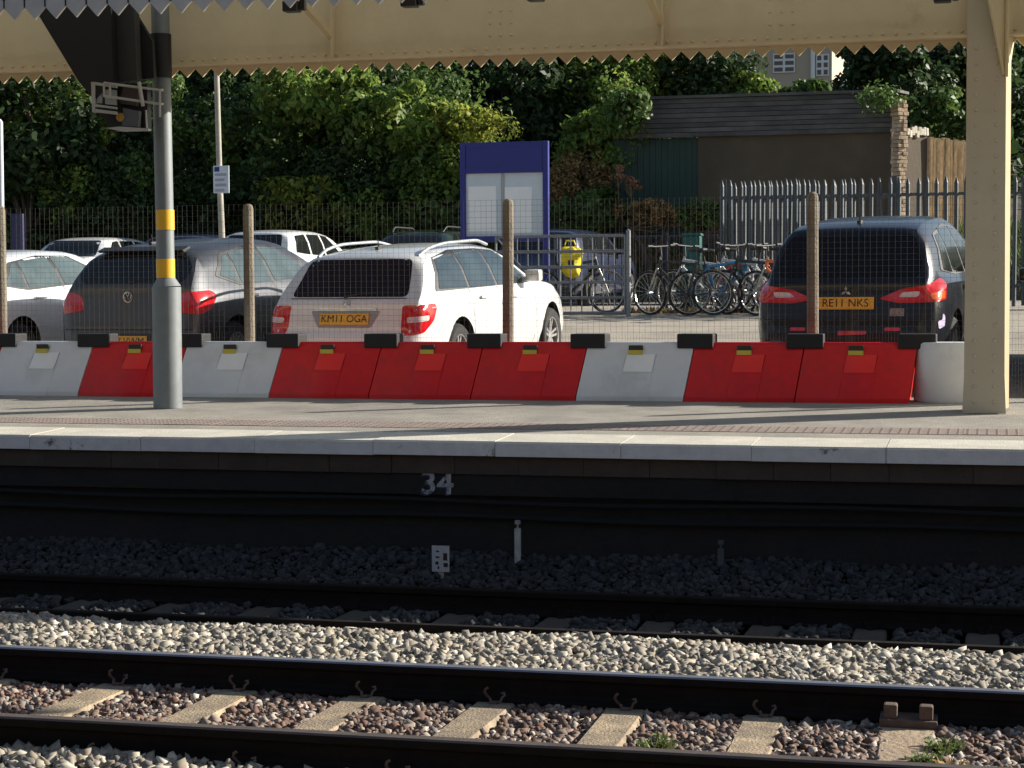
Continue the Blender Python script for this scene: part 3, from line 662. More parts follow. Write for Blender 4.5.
# ================================================================== MESH FENCE
FY = 16.78; ZFG = .84
fen = empty('mesh_fence', (0, FY, ZFG), 'square wire mesh fence on concrete posts behind the barriers', 'fence')
pposts = [(-250, 210), (3, 206), (250, 204), (508, 199), (813, 192), (1150, 188)]
pxs = []
for px, py in pposts:
    t = at(px, py, FY); b = at(px, 342, FY); pxs.append(b.x)
    zt = t.z - ZFG; g = MB(); g.tube([(0, 0, 0), (0, 0, zt - .05), (0, 0, zt - .015), (0, 0, zt)], [.052, .05, .042, .022], 10)
    o = g.build('post', M_post, fen, smooth=30); o.location = (b.x, 0, 0); o.rotation_euler = (0, R(random.uniform(-.4, .4)), 0)
for a in range(len(pxs) - 1):
    g = MB(); xa, xb = pxs[a] + .03, pxs[a + 1] - .03; za, zb_ = .05, at(400, 203, FY).z - ZFG + .01
    def wire(p, q, r=.00105):
        d = (Vector(q) - Vector(p)); v = d.orthogonal().normalized() * r; u = d.cross(v).normalized() * r
        P, Q = Vector(p), Vector(q)
        g.add([P + v, P - v * .5 + u * .87, P - v * .5 - u * .87, Q + v, Q - v * .5 + u * .87, Q - v * .5 - u * .87], [(0, 1, 4, 3), (1, 2, 5, 4), (2, 0, 3, 5)])
    nx_ = int((xb - xa) / .0508)
    for k in range(nx_ + 1):
        x = xa + (xb - xa) * k / nx_; jx = random.uniform(-.004, .004); wire((x, -.056, za), (x + jx, -.056 + .012 * math.sin(k * .3), zb_))
        if True: wire((x + .0254, -.054, za), (x + .0254 + jx, -.054, .66), .0007)
    nz_ = int((zb_ - za) / .0508)
    for k in range(nz_ + 1):
        z = za + (zb_ - za) * k / nz_; xm = (xa + xb) / 2; sag = -.012 if k == nz_ else random.uniform(-.004, .002)
        wire((xa - .03, -.053, z), (xm, -.053, z + sag)); wire((xm, -.053, z + sag), (xb + .03, -.053, z))
    g.build('wire_mesh', M_wire, fen)

# ================================================================== CARS
def pchip(xs, ys):
    xs = np.array(xs, float); ys = np.array(ys, float); h = np.diff(xs); d = np.diff(ys) / h; m = np.zeros(len(xs))
    m[0] = d[0]; m[-1] = d[-1]
    for i in range(1, len(xs) - 1):
        if d[i - 1] * d[i] > 0:
            w1 = 2 * h[i] + h[i - 1]; w2 = h[i] + 2 * h[i - 1]; m[i] = (w1 + w2) / (w1 / d[i - 1] + w2 / d[i])
    def f(x):
        x = min(max(x, xs[0]), xs[-1]); i = min(max(int(np.searchsorted(xs, x)) - 1, 0), len(xs) - 2); t = (x - xs[i]) / h[i]
        return (1 + 2 * t) * (1 - t) ** 2 * ys[i] + t * (1 - t) ** 2 * h[i] * m[i] + t * t * (3 - 2 * t) * ys[i + 1] + t * t * (t - 1) * h[i] * m[i + 1]
    return f
def car_body(sp):
    L, W = sp['L'], sp['W']
    top = pchip(*zip(*sp['top'])); belt = pchip(*zip(*sp['belt'])); plan = pchip(*zip(*sp['plan']))
    st = sorted(set([round(a[0], 4) for a in sp['top']] + [round(a[0], 4) for a in sp['plan']] + [round(v, 3) for v in np.arange(.0, .6, .05)] + [round(v, 3) for v in np.arange(.6, L - .5, .12)] + [round(v, 3) for v in np.arange(L - .5, L, .06)] + [0.0, L]))
    rings = []
    for y in st:
        p = plan(y) * W; zt = top(y); zb = sp['zb'] + sp.get('rise', .06) * max(0, (.25 - y) / .25) + .05 * max(0, (y - L + .3) / .3)
        zs = min(belt(y), zt - .012); gh = zt - zs; k = min(1, gh / .32)
        wg = p * sp.get('shoulder', .94); wr = wg - sp.get('tumble', .42) * gh
        hb = zs - zb
        half = [(0, zb), (.84 * p, zb), (.93 * p, zb + .10 * hb), (.985 * p, zb + .3 * hb), (p, zb + .5 * hb), (p * .995, zb + .72 * hb), (p * .978, zb + .9 * hb), (wg, zs),
                (lerp(wg, wr, .5) + .022 * k, zs + gh * .48), (lerp(wg, wr, .88) + .012 * k, zs + gh * .80), (wr - .035 * k, zs + gh * (.94 if sp.get('flat') else .9)), (wr * .76, zs + gh * (.98 if sp.get('flat') else .962)), (wr * .4, zs + gh * .994), (0, zt)]
        ring = [(x, y, z) for x, z in half] + [(-x, y, z) for x, z in half[-2:0:-1]]
        rings.append(ring)
    n = len(rings[0]); g = MB()
    for r_ in rings: g.v += r_
    for i in range(len(rings) - 1):
        for k in range(n): g.f.append((i * n + k, i * n + (k + 1) % n, (i + 1) * n + (k + 1) % n, (i + 1) * n + k)); g.m.append(0)
    g.f.append(tuple(range(n))[::-1]); g.m.append(0); g.f.append(tuple((len(rings) - 1) * n + k for k in range(n))); g.m.append(0)
    return g
def roundpoly(pts, r, n=4):
    out = []; m = len(pts)
    for i in range(m):
        p = Vector((*pts[i], 0)); a = Vector((*pts[i - 1], 0)); b = Vector((*pts[(i + 1) % m], 0))
        da = min(r, (a - p).length * .45); db = min(r, (b - p).length * .45)
        q0 = p + (a - p).normalized() * da; q1 = p + (b - p).normalized() * db
        for k in range(n + 1):
            t = k / n; q = q0 * (1 - t) ** 2 + p * 2 * t * (1 - t) + q1 * t * t; out.append((q.x, q.y))
    return out
VIEWS = {'rear': (Vector((0, 1, 0)), Vector((1, 0, 0))), 'front': (Vector((0, -1, 0)), Vector((1, 0, 0))), 'right': (Vector((-1, 0, 0)), Vector((0, 1, 0))), 'left': (Vector((1, 0, 0)), Vector((0, 1, 0))),
         'rr': (Vector((-.6, .8, 0)), Vector((.8, .6, 0))), 'rl': (Vector((.6, .8, 0)), Vector((-.8, .6, 0)))}
def decal(bvh, view, pts, mat, name, parent, off=.004, rnd=.03, step=.07, thick=.012):
    d, e = VIEWS[view]; Z = Vector((0, 0, 1)); poly = roundpoly(pts, rnd) if rnd else pts
    bm = bmesh.new(); vs = [bm.verts.new((p[0], p[1], 0)) for p in poly]; bm.faces.new(vs)
    bmesh.ops.triangulate(bm, faces=bm.faces[:])
    for _ in range(5):
        lg = [ed for ed in bm.edges if ed.calc_length() > step]
        if not lg: break
        bmesh.ops.subdivide_edges(bm, edges=lg, cuts=1); bmesh.ops.triangulate(bm, faces=[f for f in bm.faces if len(f.verts) > 3])
    ext = bmesh.ops.extrude_face_region(bm, geom=bm.faces[:])
    lift = set(v for v in ext['geom'] if isinstance(v, bmesh.types.BMVert))
    last = 2.0
    for v in bm.verts:
        o = -d * 6 + e * v.co.x + Z * v.co.y
        if view in ('rear', 'rr', 'rl'): pass
        if view == 'front': o = o + Vector((0, 2, 0))
        h = bvh.ray_cast(o, d)
        dist = h[3] if h[0] is not None else last
        last = dist
        v.co = o + d * (dist - (off if v in lift else off - thick))
    bmesh.ops.recalc_face_normals(bm, faces=bm.faces)
    me = bpy.data.meshes.new(name); bm.to_mesh(me); bm.free(); me.materials.append(mat); me.shade_smooth(); me.set_sharp_from_angle(angle=R(40))
    return obj(name, me, parent)
def mirror(pts): return [(-a, b) for a, b in pts][::-1]

def wheel_meshes(r, spokes=5):
    g = MB(); wd = .205
    g.lathe([(r * .66, -wd / 2), (r * .9, -wd / 2 - .004), (r * .97, -wd / 2 + .02), (r, -wd / 4), (r, wd / 4), (r * .97, wd / 2 - .02), (r * .9, wd / 2 + .004), (r * .66, wd / 2)], (0, 0, 0), 0, 32)
    ty = g.mesh('tyre', M_tyre, smooth=40)
    g = MB(); g.lathe([(r * .665, .10), (r * .62, .096), (r * .61, .03), (r * .61, -.09), (r * .665, -.1)], (0, 0, 0), 0, 32)
    g.lathe([(.0001, .075), (r * .16, .072), (r * .18, .05), (r * .18, .02)], (0, 0, 0), 0, 16, closed=False)
    for k in range(spokes):
        t = 2 * math.pi * k / spokes + .2; u = Vector((0, math.cos(t), math.sin(t))); v = Vector((0, -math.sin(t), math.cos(t)))
        for sgn in (-1, 1):
            a = u * r * .12 + v * r * .05 * sgn; b = u * r * .63 + v * r * .11 * sgn
            w_ = v * r * .045; X = Vector((1, 0, 0))
            g.add([a - w_ + X * .072, a + w_ + X * .072, b + w_ + X * .085, b - w_ + X * .085, a - w_ + X * .045, a + w_ + X * .045, b + w_ + X * .05, b - w_ + X * .05], [(0, 1, 2, 3), (4, 7, 6, 5), (0, 3, 7, 4), (1, 5, 6, 2)])
    rm = g.mesh('rim', M_alloy, smooth=35)
    g = MB(); g.lathe([(.0001, .02), (r * .6, .02), (r * .6, .0), (.0001, 0)], (0, 0, 0), 0, 20, closed=False); hb = g.mesh('wheel_hub', M_trim)
    return ty, rm, hb
WHEELS = {}
def car(label, loc, rz, sp, group=None, cat='car', name='parked_car', pitch=None):
    if pitch is None: pitch = math.atan(.06)
    c = empty(name, loc, label, cat, group); c.rotation_euler = (pitch, 0, rz)
    g = car_body(sp); me = g.mesh('body', sp['paint'], smooth=28)
    bm = bmesh.new(); bm.from_mesh(me); bmesh.ops.recalc_face_normals(bm, faces=bm.faces); bm.to_mesh(me)
    bvh = BVHTree.FromBMesh(bm); bm.free()
    r = sp['r']
    # wheel arches
    ob = bpy.data.objects.new('body', me); COL.objects.link(ob)
    g = MB()
    for y in sp['axles']:
        for sx in (-1, 1):
            x0_, x1_ = sorted((sx * (sp['W'] - .30), sx * (sp['W'] + .2)))
            n = 28; ra = r + .055
            vs = [(x, y + ra * math.cos(2 * math.pi * k / n), r + .015 + ra * math.sin(2 * math.pi * k / n)) for x in (x0_, x1_) for k in range(n)]
            g.add(vs, [tuple(range(n))[::-1], tuple(range(n, 2 * n))] + [(k, (k + 1) % n, n + (k + 1) % n, n + k) for k in range(n)])
    g.cur = 0
    cut = bpy.data.objects.new('cut', g.mesh('cut', M_trim)); COL.objects.link(cut)
    md = ob.modifiers.new('b', 'BOOLEAN'); md.object = cut; md.operation = 'DIFFERENCE'; md.solver = 'EXACT'; md.material_mode = 'TRANSFER'
    dg = bpy.context.evaluated_depsgraph_get(); me2 = bpy.data.meshes.new_from_object(ob.evaluated_get(dg))
    bpy.data.objects.remove(ob); bpy.data.objects.remove(cut)
    me2.shade_smooth(); me2.set_sharp_from_angle(angle=R(28)); me2.name = 'body'
    obj('body', me2, c)
    if (r, sp.get('spokes', 5)) not in WHEELS: WHEELS[(r, sp.get('spokes', 5))] = wheel_meshes(r, sp.get('spokes', 5))
    ty, rm, hb = WHEELS[(r, sp.get('spokes', 5))]
    for y in sp['axles']:
        for sx in (1, -1):
            h = obj('wheel', hb, c, (sx * (sp['W'] - .125), y, r), (0, 0, 0 if sx > 0 else math.pi)); obj('tyre', ty, h); obj('rim', rm, h)
    if sp.get('rear_window'):
        rw = decal(bvh, 'rear', sp['rear_window'], sp.get('rw_mat', M_privacy), 'rear_window', c, rnd=.06)
        if sp.get('rear_window_seal'): decal(bvh, 'rear', sp['rear_window_seal'], M_trim, 'window_seal', rw, off=.002, rnd=.07)
    for sd in ('right', 'left'):
        if sp.get('side_seal'): decal(bvh, sd, sp['side_seal'], M_trim, 'window_surround', c, off=.005, rnd=.05)
        for i, p in enumerate(sp['side_windows']):
            decal(bvh, sd, p, sp.get('sw_mat', M_glasslt), 'side_window', c, off=.009, rnd=.03)
        for ys_, z0, z1 in sp.get('seams', []):
            decal(bvh, sd, [(ys_ - .004, z0), (ys_ + .004, z0), (ys_ + .004, z1), (ys_ - .004, z1)], M_trim, 'door_gap', c, off=.001, rnd=0, step=.1)
        for y_, z_ in sp.get('handles', []):
            decal(bvh, sd, [(y_, z_), (y_ + .2, z_ - .004), (y_ + .2, z_ + .026), (y_, z_ + .03)], sp.get('handle_mat', sp['paint']), 'door_handle', c, off=.03, rnd=.012)
    if sp.get('windscreen'): decal(bvh, 'front', sp['windscreen'], sp.get('ws_mat', M_glass), 'windscreen', c, rnd=.06)
    for (vw, pts, mt, nm, rd) in sp.get('decals', []): decal(bvh, vw, pts, mt, nm, c, off=.014 if nm in ('reverse_lamp', 'indicator', 'chrome_strip') else .007, rnd=rd)
    # door mirrors
    my, mz = sp.get('mirror', (3.0, .98))
    for sx in (-1, 1):
        h = bvh.ray_cast(Vector((sx * 3, my, mz)), Vector((-sx, 0, 0))); xm = h[0].x if h[0] else sx * sp['W'] * .9
        g = MB(); g.cbox((min(xm + sx * .05, xm + sx * .22), my - .06, mz - .01), (max(xm + sx * .05, xm + sx * .22), my + .07, mz + .12), .03); g.box((min(xm - sx * .03, xm + sx * .08), my - .02, mz + .0), (max(xm - sx * .03, xm + sx * .08), my + .03, mz + .04))
        g.build('door_mirror', [sp['paint']], c, smooth=40)
    # roof aerial, rails
    if sp.get('aerial'):
        y_, z_ = sp['aerial']; g = MB(); g.cbox((-.02, y_ - .05, z_ - .01), (.02, y_ + .04, z_ + .025), .008); g.tube([(0, y_, z_ + .02), (0, y_ - .02, z_ + .1)], [.008, .004], 6); g.build('roof_aerial', M_trim, c)
    for rl in sp.get('roof_rails', []):
        for sx in (-1, 1):
            fx, fz = pchip([q[1] for q in rl], [q[0] for q in rl]), pchip([q[1] for q in rl], [q[2] for q in rl]); g = MB(); g.tube([(sx * fx(y), y, fz(y)) for y in np.linspace(rl[0][1], rl[-1][1], 18)], .017, 8); g.build('roof_rail', sp.get('rail_mat', M_galv), c, smooth=50)
    # plate
    if sp.get('plate'):
        txt, (px_, pz_), yb = sp['plate']
        h = bvh.ray_cast(Vector((px_, -3, pz_)), Vector((0, 1, 0))); h2 = bvh.ray_cast(Vector((px_, -3, pz_ + .05)), Vector((0, 1, 0)))
        tilt = math.atan2(h2[0].y - h[0].y, .05) if h[0] and h2[0] else 0
        g = MB(); g.cbox((-.26, -.012, -.056), (.26, 0, .056), .004); pl = g.build('number_plate', M_plate, c); pl.location = (px_, h[0].y - .01, pz_); pl.rotation_euler = (-min(tilt, .25), 0, 0)
        obj('lettering', text_mesh(txt, .1, .001, M_ink, 0), pl, (0, -.0135, 0), (math.pi / 2, 0, 0))
    return c, bvh
def gap_y(bvh, x, z):
    h = bvh.ray_cast(Vector((x, -3, z)), Vector((0, 1, 0))); return h[0].y

PLAN = [(0, .80), (.04, .87), (.12, .93), (.3, .975), (.8, 1.0), (2.8, 1.0), (3.6, .975), (4.1, .9), (4.35, .78)]
def plan_for(L): return [(y if y < 1 else L - (4.35 - y), f) for y, f in PLAN]

# --- white estate car ------------------------------------------------
L = 4.58
merc = dict(L=L, W=.86, zb=.2, shoulder=.925, paint=P_silver, r=.32, axles=(1.02, 3.78), tumble=.48,
    top=[(0, .50), (.02, .56), (.05, .60), (.09, .66), (.13, .78), (.18, .90), (.22, .94), (.40, 1.13), (.56, 1.315), (.66, 1.35), (1.2, 1.405), (2.0, 1.425), (2.6, 1.385), (3.25, 1.04), (3.35, 1.0), (4.1, .88), (4.4, .76), (4.53, .62), (L, .5)],
    belt=[(0, .5), (.12, .86), (.5, .965), (2, .95), (3.2, .93), (4.1, .84), (L, .5)], plan=plan_for(L),
    rear_window=[(-.625, .945), (.625, .945), (.545, 1.3), (-.545, 1.3)], rw_mat=pm('brown_privacy_glass', (.016, .009, .007), .12, var=.2, spec=.3),
    side_seal=[(.52, .98), (.80, 1.30), (1.4, 1.365), (2.1, 1.36), (2.55, 1.33), (3.22, .955)],
    side_windows=[[(.62, 1.0), (.84, 1.285), (1.36, 1.345), (1.36, .985)], [(1.42, .98), (1.42, 1.35), (2.10, 1.342), (2.14, .97)], [(2.2, .97), (2.16, 1.34), (2.52, 1.315), (3.12, .962)]],
    seams=[(1.36, .5, .98), (2.16, .28, .96), (3.2, .3, .93)], handles=[(1.55, .86), (2.45, .83)], mirror=(2.98, .98), aerial=(.95, 1.39),
    roof_rails=[[(.545, .68, 1.32), (.56, .9, 1.39), (.58, 1.4, 1.435), (.58, 2.1, 1.44), (.555, 2.5, 1.39)]], rail_mat=M_galv,
    plate=('KM11 OGA', (0, .735), 0), spokes=5,
    decals=[('rear', [(-.37, .815), (.37, .815), (.28, .655), (-.28, .655)], pm('plate_recess', (.3, .3, .31), .5), 'plate_recess', .02),
            ('rear', [(-.33, .815), (.33, .815), (.33, .84), (-.33, .84)], M_chrome, 'chrome_strip', .008),
            ('rear', [(-.62, .928), (.62, .928), (.62, .935), (-.62, .935)], M_trim, 'tailgate_gap', 0),
            ('right', [(.32, .83), (3.3, .80), (3.3, .807), (.32, .838)], pm('crease_shade', (.4, .4, .4), .4), 'crease_shade_strip', 0)]  # last entry: grey strip painted as the shade line of a crease
           + [(v, [(.52, .58), (.57, .865), (.905, .875), (.93, .83), (.88, .71), (.74, .60)], M_lampred, 'tail_lamp', .03) for v in ('rr', 'rl')]
           + [(v, [(.585, .70), (.595, .755), (.82, .765), (.81, .715)], M_lampclr, 'reverse_lamp', .02) for v in ('rr', 'rl')])
mp = (-6.1, 17.5, zpark(17.5))
mc, mb_ = car('pearl white estate car with roof rails, parked with its back to the fence', mp, R(-6.5), merc, pitch=math.atan(.052))
g = MB(); yy = gap_y(mb_, .05, .96); g.tube([(-.05, yy - .02, .945), (.12, yy + .01, .975), (.38, yy + .03, .98)], [.014, .009, .006], 6); g.build('rear_wiper', M_trim, mc)
g = MB(); yy = gap_y(mb_, 0, .885) - .008; g.lathe([(.036, -.003), (.042, -.003), (.042, .002), (.036, .002)], (0, yy, .885), 1, 20)
for k in range(3):
    t = math.pi / 2 + k * 2.0944; g.tube([(0, yy - .002, .885), (.037 * math.cos(t), yy - .002, .885 + .037 * math.sin(t))], [.006, .002], 5)
g.build('badge', M_chrome, mc)

# --- grey hatchback ------------------------------------------------
L = 4.2
golf = dict(L=L, W=.855, shoulder=.92, zb=.2, paint=P_grey, r=.32, axles=(.80, 3.38), tumble=.52,
    top=[(0, .52), (.02, .6), (.05, .66), (.08, .80), (.12, 1.0), (.16, 1.07), (.30, 1.24), (.42, 1.37), (.50, 1.40), (1.0, 1.455), (1.7, 1.465), (2.3, 1.42), (3.0, 1.06), (3.1, 1.02), (3.8, .9), (4.05, .78), (4.15, .65), (L, .52)],
    belt=[(0, .52), (.1, .95), (.5, 1.02), (2, .98), (2.9, .94), (3.8, .85), (L, .52)], plan=plan_for(L),
    rear_window=[(-.58, 1.075), (.58, 1.075), (.66, 1.19), (.52, 1.365), (-.52, 1.365), (-.66, 1.19)], rw_mat=M_glass,
    side_seal=[(.56, 1.12), (.86, 1.335), (1.5, 1.39), (2.1, 1.36), (2.85, .985), (1.0, 1.0)],
    side_windows=[[(.66, 1.12), (.9, 1.31), (.98, 1.32), (.98, 1.03)], [(1.04, 1.02), (1.04, 1.335), (1.66, 1.365), (1.70, 1.0)], [(1.77, 1.0), (1.73, 1.365), (2.1, 1.335), (2.74, .985)]],
    sw_mat=pm('pale_side_glass', (.07, .095, .095), .06, var=.4, scale=2.5, spec=.7),
    seams=[(1.72, .28, 1.0), (2.75, .3, .96), (.98, .6, 1.0)], handles=[(1.05, .87), (2.0, .86)], mirror=(2.6, 1.0), aerial=(.62, 1.45),
    plate=('FE07 VWM', (-.0, .50), 0), spokes=9,
    decals=[('rear', [(-.30, .42), (.30, .42), (.30, .58), (-.30, .58)], M_trim, 'plate_recess', .02), ('rear', [(-.8, .615), (.8, .615), (.8, .622), (-.8, .622)], M_trim, 'bumper_gap', 0)]
           + [(v, [(.46, .80), (.50, .955), (.60, .99), (.86, .99), (.93, .93), (.85, .80), (.72, .76)], M_lampred, 'tail_lamp', .04) for v in ('rr', 'rl')])
gc, gb = car('dark grey metallic hatchback parked behind the signal post', (-8.47, 17.75, zpark(17.75)), R(-6.5), golf, pitch=math.atan(.072))
g = MB(); g.prism([(.36, 1.395), (.5, 1.43), (.52, 1.41), (.40, 1.375)], 0, -.5, .5); g.build('roof_spoiler', M_trim, gc)
g = MB(); yy = gap_y(gb, 0, .94) - .012; g.lathe([(.047, -.004), (.055, -.004), (.055, .006), (.047, .006)], (0, yy, .94), 1, 24)
def stroke(pts, r=.0045): g.tube([(a, yy - .002, .94 + b) for a, b in pts], r, 5)
stroke([(-.02, .046), (0, .004), (.02, .046)]); stroke([(-.044, .02), (-.022, -.04), (0, .0), (.022, -.04), (.044, .02)])
g.build('badge', M_chrome, gc)
g = MB(); yy = gap_y(gb, 0, 1.1); g.tube([(-.02, yy - .02, 1.08), (.1, yy + .0, 1.11), (.36, yy + .03, 1.14)], [.013, .008, .005], 6); g.build('rear_wiper', M_trim, gc)

# --- dark crossover ------------------------------------------------
L = 4.28
asx = dict(L=L, W=.885, zb=.24, paint=P_navy, r=.345, axles=(.80, 3.46), tumble=.38, shoulder=.885, flat=True, 
    top=[(0, .56), (.02, .64), (.05, .72), (.08, .92), (.12, 1.03), (.17, 1.08), (.28, 1.27), (.40, 1.47), (.47, 1.52), (.95, 1.585), (1.8, 1.615), (2.35, 1.57), (3.1, 1.15), (3.2, 1.11), (3.9, .99), (4.12, .86), (4.22, .7), (L, .56)],
    belt=[(0, .56), (.1, .95), (.5, 1.09), (2, 1.05), (3, 1.02), (3.9, .93), (L, .56)], plan=plan_for(L),
    rear_window=[(-.62, 1.07), (.62, 1.07), (.67, 1.17), (.57, 1.45), (-.57, 1.45), (-.67, 1.17)], rw_mat=M_privacy,
    side_seal=[(.55, 1.12), (.80, 1.45), (1.6, 1.53), (2.2, 1.50), (2.95, 1.06), (1.2, 1.06)],
    side_windows=[[(.66, 1.12), (.86, 1.43), (1.1, 1.455), (1.1, 1.08)], [(1.16, 1.075), (1.16, 1.495), (1.75, 1.51), (1.8, 1.065)], [(1.87, 1.065), (1.82, 1.51), (2.2, 1.475), (2.85, 1.05)]], sw_mat=M_privacy,
    seams=[(1.80, .3, 1.05), (2.85, .3, 1.02), (1.1, .7, 1.07)], handles=[(1.2, .93), (2.1, .92)], mirror=(2.7, 1.07), aerial=(.72, 1.56),
    plate=('RE11 NKS', (0, .845), 0), spokes=5,
    decals=[('rear', [(-.06, .56), (.2, .57), (.2, .60), (-.06, .60)], M_lampred, 'reflector', .01), ('rear', [(.36, .60), (.5, .60), (.5, .63), (.36, .63)], M_lampred, 'reflector', .01), ('rear', [(-.5, .60), (-.36, .60), (-.36, .63), (-.5, .63)], M_lampred, 'reflector', .01),
            ('rear', [(-.8, .70), (.8, .70), (.8, .708), (-.8, .708)], M_trim, 'bumper_gap', 0), ('rear', [(.40, .73), (.53, .73), (.53, .80), (.40, .80)], pm('grey_sticker', (.2, .2, .19), .6, var=.5, scale=60), 'sticker', .01),
            ('rr', [(.73, .61), (.83, .63), (.84, .72), (.80, .75), (.79, .69), (.72, .68)], pm('lilac_sticker', (.42, .36, .55), .5, var=.4, scale=40), 'sticker', .02)]
           + [(v, [(.28, .885), (.45, .97), (.66, 1.01), (.86, 1.06), (.92, 1.03), (.88, .87), (.72, .855), (.42, .845)], M_lampred, 'tail_lamp', .03) for v in ('rr', 'rl')]
           + [(v, [(.42, .90), (.46, .945), (.585, .95), (.56, .90)], M_lampclr, 'reverse_lamp', .02) for v in ('rr', 'rl')] + [(v, [(.66, .875), (.66, .93), (.86, .95), (.85, .88)], M_lamporg, 'indicator', .02) for v in ('rr', 'rl')])
ac, ab = car('dark navy crossover with yellow plate, parked left of the cream column', (-1.30, 17.5, zpark(17.5) + .03), R(-8), asx, pitch=math.atan(.05))
g = MB(); yy = gap_y(ab, 0, .96) - .014
for k in range(3):
    t = math.pi / 2 + k * 2.0944; u = (math.cos(t), math.sin(t)); v = (-math.sin(t), math.cos(t)); s_ = .05
    pl = [(0, 0), (u[0] * s_ * .5 + v[0] * s_ * .28, u[1] * s_ * .5 + v[1] * s_ * .28), (u[0] * s_, u[1] * s_), (u[0] * s_ * .5 - v[0] * s_ * .28, u[1] * s_ * .5 - v[1] * s_ * .28)]
    g.prism([(a, .95 + b) for a, b in pl], 1, yy, yy + .008)
g.build('badge', M_chrome, ac)

# --- white hatchback at the left edge -------------------------------
L = 4.15
seat = dict(golf); seat.update(L=L, W=.87, paint=P_white, plate=None, spokes=5, side_seal=[(.50, 1.05), (.86, 1.275), (1.5, 1.32), (2.1, 1.29), (2.85, .97), (1.0, .97)],
    side_windows=[[(.60, 1.045), (.9, 1.255), (.98, 1.265), (.98, 1.0)], [(1.04, .995), (1.04, 1.275), (1.66, 1.30), (1.70, .98)], [(1.77, .98), (1.73, 1.30), (2.1, 1.27), (2.74, .965)]],
    belt=[(0, .52), (.1, .92), (.5, .99), (2, .96), (2.9, .93), (3.8, .84), (L, .52)], seams=[(1.72, .28, 1.0), (2.7, .3, .95)],
    top=[(0, .52), (.02, .6), (.05, .66), (.08, .80), (.14, .95), (.20, 1.0), (.45, 1.18), (.62, 1.31), (.72, 1.335), (1.1, 1.37), (1.7, 1.375), (2.3, 1.34), (3.0, 1.02), (3.1, 1.0), (3.75, .9), (4.0, .78), (4.1, .65), (L, .52)], plan=plan_for(L),
    rear_window=[(-.6, 1.02), (.6, 1.02), (.56, 1.29), (-.56, 1.29)], rw_mat=M_glass, aerial=None, axles=(.76, 3.3),
    decals=[(v, [(.50, .74), (.52, .86), (.80, .84), (.90, .78), (.76, .73)], M_lampred, 'tail_lamp', .03) for v in ('rr', 'rl')])
car('white hatchback cut off by the left edge, red tail lamp showing', (-10.98, 17.9, zpark(17.9) - .02), R(-4), seat, pitch=math.atan(.07))

# --- cars further back ------------------------------------------------
def generic(paint, H=1.45, W=.85, L=4.1, **k):
    s_ = H / 1.48
    d = dict(L=L, W=W, zb=.22, paint=paint, r=.31, axles=(.78, L - .82), tumble=.36, spokes=5,
        top=[(0, .52), (.03, .64), (.08, .85), (.14, 1.0 * s_), (.20, 1.04 * s_), (.42, 1.40 * s_), (.52, 1.43 * s_), (1.2, 1.475 * s_), (1.9, 1.46 * s_), (2.25, 1.42 * s_), (2.9, 1.04 * s_), (3.0, 1.0), (L - .4, .88), (L - .12, .72), (L, .52)],
        belt=[(0, .52), (.1, .92), (.5, 1.0 * s_), (2, .97 * s_), (2.8, .94 * s_), (L - .4, .83), (L, .52)], plan=plan_for(L),
        rear_window=[(-.58, 1.04 * s_), (.58, 1.04 * s_), (.54, 1.37 * s_), (-.54, 1.37 * s_)], rw_mat=M_glass,
        windscreen=[(-.62, 1.05 * s_), (.62, 1.05 * s_), (.52, 1.39 * s_), (-.52, 1.39 * s_)],
        side_windows=[[(.52, 1.04 * s_), (.66, 1.35 * s_), (1.1, 1.38 * s_), (1.12, 1.0 * s_)], [(1.2, 1.0 * s_), (1.2, 1.38 * s_), (1.75, 1.38 * s_), (1.8, .98 * s_)], [(1.88, .98 * s_), (1.84, 1.38 * s_), (2.1, 1.35 * s_), (2.6, .97 * s_)]],
        sw_mat=M_glass, seams=[(1.8, .3, 1.0)], mirror=(2.55, .99 * s_), decals=[(v, [(.5, .78), (.52, .98), (.72, .98), (.74, .80)], M_lampred, 'tail_lamp', .03) for v in ('rr', 'rl')]
            + [('front', [(a, .66), (a + .3, .66), (a + .3, .80), (a, .78)], M_lampclr, 'headlamp', .03) for a in (-.72, .42)])
    d.update(k); return d
GRP = 'cars parked in the back row'
c = at(66, 240, 34)
car('white car facing the camera in the back row, above the white hatchback', (c.x - .1, 37.0, zpark(37)), math.pi, generic(P_white, 1.4, .82), GRP, pitch=-math.atan(.016))
c = at(292, 250, 33)
car('white car in the back row, seen over the grey hatchback bonnet', (c.x - .72, 32.6, zpark(32.6)), R(-4), generic(P_white, 1.46, .82), GRP, pitch=math.atan(.016))
c = at(182, 240, 34)
car('dark car in the back row, only its roof showing behind the signal post', (c.x, 33.4, zpark(33.4)), 0, generic(P_blue, 1.42, .84), GRP, pitch=math.atan(.016))
c = at(406, 235, 34)
car('dark green car with roof bars in the back row behind the estate car', (c.x - .06, 37.2, zpark(37.2)), math.pi, generic(P_green, 1.46, .84, rail_mat=M_trim, roof_rails=[[(.50, .7, 1.41), (.52, .9, 1.5), (.52, 2.0, 1.5), (.50, 2.25, 1.39)]]), GRP, pitch=-math.atan(.016))
c = at(560, 225, 34)
car('dark blue car beside the notice board, behind the gate', (c.x - .3, 33.2, zpark(33.2)), R(-6), generic(P_blue, 1.42, .84), GRP, pitch=math.atan(.016))
car('dark car facing the camera at the right edge, beyond the cream column', (1.27, 21.75, zpark(21.75)), math.pi, generic(P_navy, 1.42, .87, decals=[('front', [(-.74, .62), (-.4, .6), (-.4, .72), (-.74, .8)], M_lampclr, 'headlamp', .03), ('front', [(.4, .6), (.74, .62), (.74, .8), (.4, .72)], M_lampclr, 'headlamp', .03)]), GRP, pitch=-math.atan(.072))

